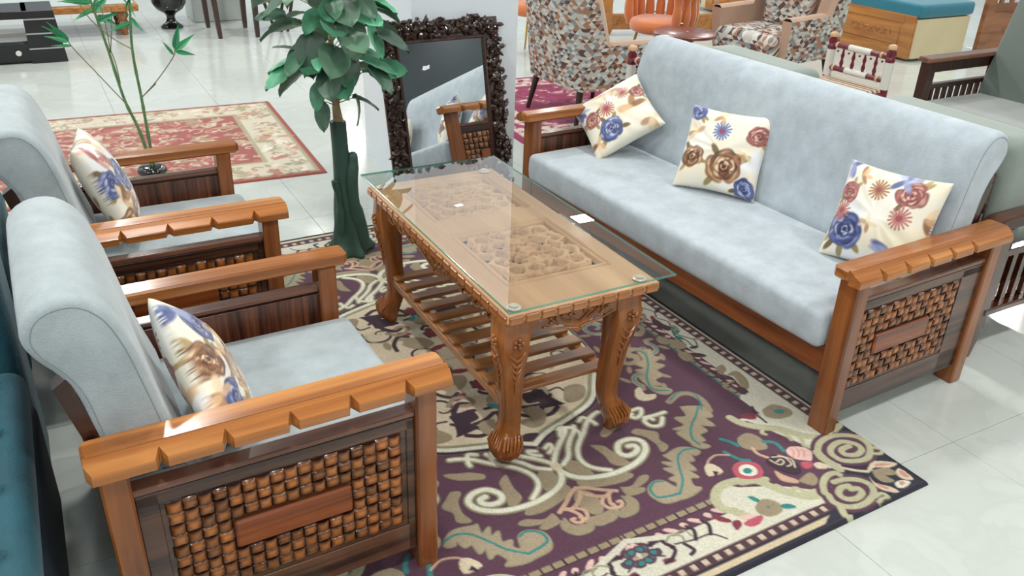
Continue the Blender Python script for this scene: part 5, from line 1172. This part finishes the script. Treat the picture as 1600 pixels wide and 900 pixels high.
def wing_chair(label, x, y, rz, cushion=False, k_=1.0):
    T = thing('patterned_armchair', label, 'armchair', (x, y, 0), rz, 'armchairs in geometric fabric'); T.scale = (k_, k_, k_); W = .68; D = .66   # faces +x; local x 0(back)..D, y -W/2..W/2
    # outer shell: back and sides as one curved wall
    def wall(out, inn, name, m, zlo, top):
        V = []; n = 40; pts = []
        for i in range(n + 1):
            s = i / n * 2 - 1
            a = s * 1.0
            if abs(s) < .45:  # back arc
                px_ = out[0] - .05 * (math.cos(s / .45 * PI / 2)); py_ = (W / 2 - out[1]) * math.sin(s / .45 * PI / 2)
            else:
                q = (abs(s) - .45) / .55; px_ = out[0] + q * (D - .04 - out[0]); py_ = math.copysign(W / 2 - out[1], s) 
            pts.append((px_, py_, abs(s)))
        return pts
    po = wall((.05, 0), None, '', None, 0, 0); pi_ = wall((.16, .075), None, '', None, 0, 0)
    def top(s): return .86 if s < .54 else (.86 - (s - .54) / .06 * .32 if s < .60 else .54 - (s - .60) * .02)
    for name, P, m, flare in (('outer_shell', po, M['geo'], 1), ('inner_lining', pi_, M['beige'], 1)):
        V = []; F = []; nz = 9
        for (a, b_, s) in P:
            for k in range(nz):
                z = .25 + (top(s) - .25) * k / (nz - 1); fl_ = 1 - .10 * max(0, (.45 - z)) / .3
                V.append(((a - D / 2) * fl_ + D / 2 - (.05 * max(0, z - .5) / .36 if s < .6 else 0), b_ * fl_, z))
        for i in range(len(P) - 1):
            for k in range(nz - 1): F.append((i * nz + k, (i + 1) * nz + k, (i + 1) * nz + k + 1, i * nz + k + 1))
        if name == 'outer_shell': Vo = V
        else: Vi = V
        ob = MB().add(V, F).build(name, m, T, smooth=60)
        arc = 0; Q = []
        for i in range(len(P)):
            if i: arc += math.hypot(P[i][0] - P[i - 1][0], P[i][1] - P[i - 1][1])
            Q += [(arc, V[i * nz + k][2], 0) for k in range(nz)]
        cloth(ob, Q)
    rim = MB(); n = len(po); V = []; F = []
    for i in range(n):
        a = Vector(Vo[i * 9 + 8]); c = Vector(Vi[i * 9 + 8]); mdl = (a + c) / 2 + Vector((0, 0, .018)); V += [a, (a + mdl) / 2 + Vector((0, 0, .008)), mdl, (c + mdl) / 2 + Vector((0, 0, .008)), c]
    for i in range(n - 1):
        for k in range(4): F.append((i * 5 + k, (i + 1) * 5 + k, (i + 1) * 5 + k + 1, i * 5 + k + 1))
    for i in (0, n - 1):   # front ends of the arms
        o = len(V); V += [Vector(Vo[i * 9 + k]) for k in range(9)] + [Vector(Vi[i * 9 + k]) for k in range(9)]
        for k in range(8): F.append((o + k, o + k + 1, o + 10 + k, o + 9 + k))
    rim.add(V, F); rim.build('rim', M['beige'], T, smooth=60)
    cloth(rbox(.12, D + .02, -W / 2 + .075, W / 2 - .075, .25, .42, .05, puff=.015, n=6).build('seat', M['geo'], T, smooth=180))
    if cushion: cloth(rbox(.17, .27, -.20, .20, .42, .78, .045, n=8).build('back_pad', M['geo'], T, smooth=180))
    for sx, sy in ((.08, -.25), (.08, .25), (.58, -.25), (.58, .25)):
        dx = -.05 if sx < .3 else .03; MB().tube([(sx, sy, .27), (sx + dx, sy * 1.16, 0)], [.026, .014], 10).build('leg', M['legdark'], T, smooth=40)
wing_chair('geometric-patterned armchair seen from behind, right of the white column on the magenta rug', 2.04, 3.21, math.radians(4))
wing_chair('geometric-patterned armchair with beige inner arms facing the camera beside the round table', 4.52, 3.36, math.radians(187), True, 1.12)

# ------------------------------------------------------------------ round side table
M['redtop'] = wood('red_brown_top', (96, 48, 42), (128, 72, 62), 'x', rough=.28, coat=.15)
T = thing('round_side_table', 'round dark brown side table between the two patterned armchairs', 'table', (3.12, 3.16, .008))
MB().lathe([(.215, .50), (.225, .505), (.225, .518), (.215, .524)], (0, 0, 0), 40).build('tabletop', M['redtop'], T, smooth=40)
for a in (.4, 2.5, 4.6): MB().tube([(.05 * math.cos(a), .05 * math.sin(a), .50), (.17 * math.cos(a), .17 * math.sin(a), 0)], [.028, .018], 8).build('leg', M['glossblack'], T, smooth=40)
MB().lathe([(.07, .46), (.10, .50)], (0, 0, 0), 16).build('hub', M['glossblack'], T, smooth=40)
o = MB().lathe([(.012, 0), (.014, .004), (.006, .008)], (0, 0, 0), 12).build('white_cap', M['paper'], None, smooth=40); o.location = (3.14, 3.16, .5245); tag(o, 'tiny white object on the round side table', 'cap')

# ------------------------------------------------------------------ orange barrel chairs
M['orange'] = plain('orange_velvet', (196, 108, 50), rough=.7, sheen=.6); M['gold'] = plain('gold_metal', (186, 150, 80), rough=.25, metal=1)
def barrel_chair(label, x, y, rz):
    T = thing('orange_barrel_chair', label, 'chair', (x, y, 0), rz, 'orange channel-back chairs')
    MB().lathe([(.20, .36), (.235, .375), (.245, .41), (.235, .45), (.20, .465)], (0, 0, 0), 28).build('seat', M['orange'], T, smooth=60)
    for k in range(13):
        a = math.radians(-115 + k * 230 / 12); c, s = math.cos(a), math.sin(a); b = MB(); P = []
        for z, r in ((.40, .245), (.48, .262), (.56, .268), (.64, .262), (.72, .272), (.78, .275)): P.append((r * c, r * s, z))
        b.tube(spline(P, 3), [.028 + .010 * abs(math.sin(i * .42)) for i in range(16)], 10); b.build('back_channel', M['orange'], T, smooth=True)
    for z, r in ((.47, .275), (.70, .285)): MB().tube([(r * math.cos(math.radians(q)), r * math.sin(math.radians(q)), z) for q in range(-118, 119, 10)], .007, 6).build('gold_hoop', M['gold'], T, smooth=True)
    for a in (45, 135, 225, 315): q = math.radians(a); MB().tube([(.17 * math.cos(q), .17 * math.sin(q), .38), (.26 * math.cos(q), .26 * math.sin(q), 0)], [.012, .008], 8).build('leg', M['gold'], T, smooth=True)
barrel_chair('orange channel-back chair with gold frame behind the round side table', 3.53, 3.98, math.radians(15))
barrel_chair('orange channel-back chair with gold leg, half hidden between the column and patterned armchair', 2.95, 5.02, math.radians(30))

# ------------------------------------------------------------------ carved bed, board and bench at the upper right
M['oakcarved'] = wood('golden_carved_wood', (150, 94, 42), (192, 132, 66), 'y', rough=.3, scale=.5, stretch=.1)
M['oakx'] = wood('golden_wood_cross', (120, 76, 46), (164, 112, 74), 'x', rough=.3, scale=.5, stretch=.1)
M['plywood'] = plain('cream_plywood', (208, 194, 156), rough=.6, noise=.06, nscale=4); M['mattress'] = plain('teal_mattress', (28, 110, 130), rough=.8, sheen=.3, noise=.08)
def relief(b, x, mid, zc, sg=1):
    for k in (-1, 0, 1):
        for q in (1, -1):
            cx = mid + k * .16; pts = [(x, cx + q * (.03 + .045 * (1 - i / 12) * math.cos(i * .6)), zc + .05 * (1 - i / 12) * math.sin(i * .6) * (1 if k else .8)) for i in range(10)]; b.tube(pts, [.008 * (1 - .06 * i) for i in range(10)], 5)
T = thing('storage_bed', 'carved golden wooden storage bed with teal mattress and cream end board', 'bed', (6.13, 3.54, 0), 0)
MB().box(0, .72, 0, 3.0, .03, .38).build('bed_box', M['plywood'], T)
fr = MB()
for y0 in (.02, .98, 1.94): 
    fr.box(-.02, 0, y0, y0 + .12, .02, .41, .003); fr.box(-.02, 0, y0 + .84, y0 + .96, .02, .41, .003)
    fr.box(-.02, 0, y0 + .12, y0 + .84, .33, .41, .003); fr.box(-.02, 0, y0 + .12, y0 + .84, .02, .10, .003)
fr.build('front_frame', M['oakcarved'], T)
for y0 in (.02, .98, 1.94):
    p = MB().loft([[(x_, a0_, z0_), (x_, a1_, z0_), (x_, a1_, z1_), (x_, a0_, z1_)] for x_, a0_, a1_, z0_, z1_ in ((-.002, y0 + .12, y0 + .84, .10, .33), (-.006, y0 + .12, y0 + .84, .10, .33), (-.006, y0 + .15, y0 + .81, .125, .305), (-.016, y0 + .16, y0 + .80, .135, .295))]).build('front_panel', M['oakcarved'], T); c = MB(); relief(c, -.019, y0 + .48, .215); c.build('carving', M['oakcarved'], p, smooth=True)['kind'] = 'stuff'
rbox(-.02, .74, -.015, 3.0, .39, .51, .03, puff=.01, n=6).build('mattress', M['mattress'], T, smooth=180)
T = thing('slatted_headboard', 'upright wooden headboard with slats and carved panel at the right of the bed', 'headboard', (6.93, 3.44, 0), math.radians(-8))
MB().box(0, .10, 0, .06, 0, .98, .006).build('post', M['oakx'], T); MB().box(1.10, 1.20, 0, .06, 0, .98, .006).build('post', M['oakx'], T)
p = MB().box(.10, 1.10, .015, .045, .06, .42, .004).build('lower_panel', M['oakx'], T); c = MB()
for k in range(6):
    c.tube([(.3 + k * .12 + .045 * (1 - i / 12) * math.cos(i * .6 + k), .012, .25 + .05 * (1 - i / 12) * math.sin(i * .6 + k)) for i in range(10)], [.008 * (1 - .06 * i) for i in range(10)], 5)
c.build('carving', M['oakx'], p, smooth=True)['kind'] = 'stuff'
MB().box(.10, 1.10, .01, .05, .42, .50, .004).build('rail', M['oakx'], T); MB().box(.10, 1.10, .01, .05, .86, .95, .004).build('rail', M['oakx'], T)
for k in range(7): MB().box(.16 + k * .13, .20 + k * .13, .018, .042, .50, .86).build('slat', M['oakx'], T)
T = thing('carved_bench', 'golden carved wooden bench frame behind the patterned armchair', 'bench', (4.12, 5.62, 0), math.radians(-18))
MB().loft([[(-.07 * r, -.07 * r, z), (.07 * r, -.07 * r, z), (.07 * r, .07 * r, z), (-.07 * r, .07 * r, z)] for z, r in ((0, .7), (.05, 1), (.3, .85), (.5, 1.0), (.6, .8))]).build('leg', M['oakcarved'], T, smooth=30)
MB().loft([[(1.23 - .07 * r, -.07 * r, z), (1.23 + .07 * r, -.07 * r, z), (1.23 + .07 * r, .07 * r, z), (1.23 - .07 * r, .07 * r, z)] for z, r in ((0, .7), (.05, 1), (.3, .85), (.5, 1.0), (.6, .8))]).build('leg', M['oakcarved'], T, smooth=30)
p = MB().box(.06, 1.17, -.03, .03, .05, .20, .01).build('lower_rail', M['oakcarved'], T); c = MB()
for k in range(8): c.tube([(.15 + k * .13 + .04 * (1 - i / 12) * math.cos(i * .6 + k), -.034, .12 + .04 * (1 - i / 12) * math.sin(i * .6 + k)) for i in range(10)], [.008 * (1 - .06 * i) for i in range(10)], 5)
c.build('carving', M['oakcarved'], p, smooth=True)['kind'] = 'stuff'; MB().box(.0, 1.2, -.04, .04, .52, .60, .01).build('upper_rail', M['oakcarved'], T)
T = thing('dark_cabinet', 'low dark cabinet behind the patterned armchairs at the top edge', 'cabinet', (6.45, 6.75, 0))
MB().box(0, 1.2, 0, .5, .04, .55, .006).build('body', plain('charcoal_board', (40, 40, 48), rough=.5), T); MB().box(-.01, 1.21, -.01, .51, .55, .58, .004).build('top', M['glossblack'], T)
for k in range(2): MB().box(.03 + k * .58, .59 + k * .58, -.016, -.002, .08, .52, .004).build('door', M['glossblack'], T)

# ------------------------------------------------------------------ television stand, carved table, vase, dining chair at the upper left
M['satinblack'] = plain('satin_black', (22, 22, 28), rough=.35, coat=.2); M['silver'] = plain('silver_strip', (190, 194, 198), rough=.3, metal=.7); M['glassshelf'] = plain('pale_shelf', (190, 198, 196), rough=.2)
T = thing('television_stand', 'black low television stand with silver strips at the upper left corner', 'cabinet', (-2.5, 6.14, 0))
MB().box(0, 1.58, 0, .42, .01, .17, .004).build('drawer_box', M['satinblack'], T)
d = MB().box(.80, 1.56, -.012, 0, .02, .16, .003).build('drawer', M['satinblack'], T); MB().lathe([(.016, 0), (.022, .008), (.018, .016)], (0, 0, 0), 16).xf(MT((1.42, -.012, .085)) @ Matrix.Rotation(PI / 2, 4, 'X')).build('knob', M['white_lac'], d, smooth=40)
MB().box(0, 1.54, .0, .42, .34, .40, .004).build('top_board', M['satinblack'], T); MB().box(0, 1.5, .02, .40, .17, .176).build('shelf', M['glassshelf'], T)
tw_ = MB().loft([[(1.50, -.03, z), (1.76 - s, -.03, z), (1.76 - s, .44, z), (1.50, .44, z)] for z, s in ((.005, 0), (.40, .04))]).build('side_tower', M['satinblack'], T)
for z in (.11, .225, .335): MB().box(1.50, 1.752 - z * .09, -.034, -.028, z, z + .010).build('silver_strip', M['silver'], tw_)
MB().box(.2, 1.2, .1, .35, .40, .46, .004).build('upper_shelf', M['glossblack'], T)
T = thing('carved_low_table', 'carved brown low table with turned leg behind the television stand', 'table', (-1.5, 7.02, 0))
p = MB().box(0, 1.44, -.02, .7, .215, .275, .006).build('carved_rail', M['oakcarved'], T); c = MB()
for k in range(12): c.tube([(.08 + k * .12 + .03 * (1 - i / 12) * math.cos(i * .6 + k), -.024, .245 + .022 * (1 - i / 12) * math.sin(i * .6 + k)) for i in range(10)], [.006 * (1 - .06 * i) for i in range(10)], 5)
c.build('carving', M['oakcarved'], p, smooth=True)['kind'] = 'stuff'
for x in (.10, 1.30):
    for y in (.05, .6): MB().lathe([(.022, 0), (.03, .01), (.026, .03), (.040, .06), (.030, .085), (.050, .11), (.034, .14), (.055, .175), (.045, .215)], (x, y, 0), 18).build('leg', M['teak_post'], T, smooth=60)
MB().box(.03, 1.41, .01, .67, .275, .29, .004).build('top', M['glassshelf'], T)
o = MB().lathe([(.10, 0), (.105, .012), (.085, .03), (.05, .055), (.038, .09), (.040, .115), (.06, .14), (.12, .175), (.155, .23), (.165, .30), (.15, .38), (.10, .44), (.08, .47), (.10, .50), (.09, .50)], (0, 0, 0), 32).build('black_vase', M['glossblack'], None, smooth=60); o.location = (.245, 7.29, 0); tag(o, 'glossy black urn vase on a round foot standing on the floor at the top edge', 'vase')
T = thing('dining_chair', 'brown wooden chair at the top edge of which only the slim legs show', 'chair', (.56, 6.62, 0))
for x, y, q in ((.0, .0, -.03), (.0, .56, -.02), (.33, -.04, .0), (.33, .46, 0)): MB().loft([[(x + q * (z / .45) + a * w_, y + b_ * w_, z) for a, b_ in ((-1, -1), (1, -1), (1, 1), (-1, 1))] for z, w_ in ((0, .017), (.05, .02), (.45, .026))]).build('leg', M['darkwood'], T)
MB().box(-.06, .40, -.06, .60, .45, .48, .01).build('seat', M['darkwood'], T)
for x in (-.03, .36): MB().box(x, x + .03, .56, .60, .48, .95, .004).build('back_post', M['darkwood'], T)
MB().box(-.03, .39, .565, .595, .85, .95, .004).build('back_rail', M['darkwood'], T)
o = MB().box(.48, .98, 7.46, 7.9, 0, .55, .01).build('display_plinth', plain('pale_grey_board', (176, 182, 180), rough=.4), None); tag(o, 'pale grey box plinth behind the brown chair legs', 'plinth')
T = thing('brown_stool', 'brown wooden stool with slanting leg at the top edge, left of the artificial tree leaves', 'stool', (1.02, 6.75, 0))
for x, y, dx in ((0, 0, .14), (.3, 0, -.1), (0, .3, .14), (.3, .3, -.1)): MB().tube([(x + dx, y, 0.0), (x, y, .45)], [.014, .018], 8).build('leg', M['darkwood'], T, smooth=40)
MB().box(-.05, .35, -.05, .35, .45, .48, .01).build('seat', M['darkwood'], T)
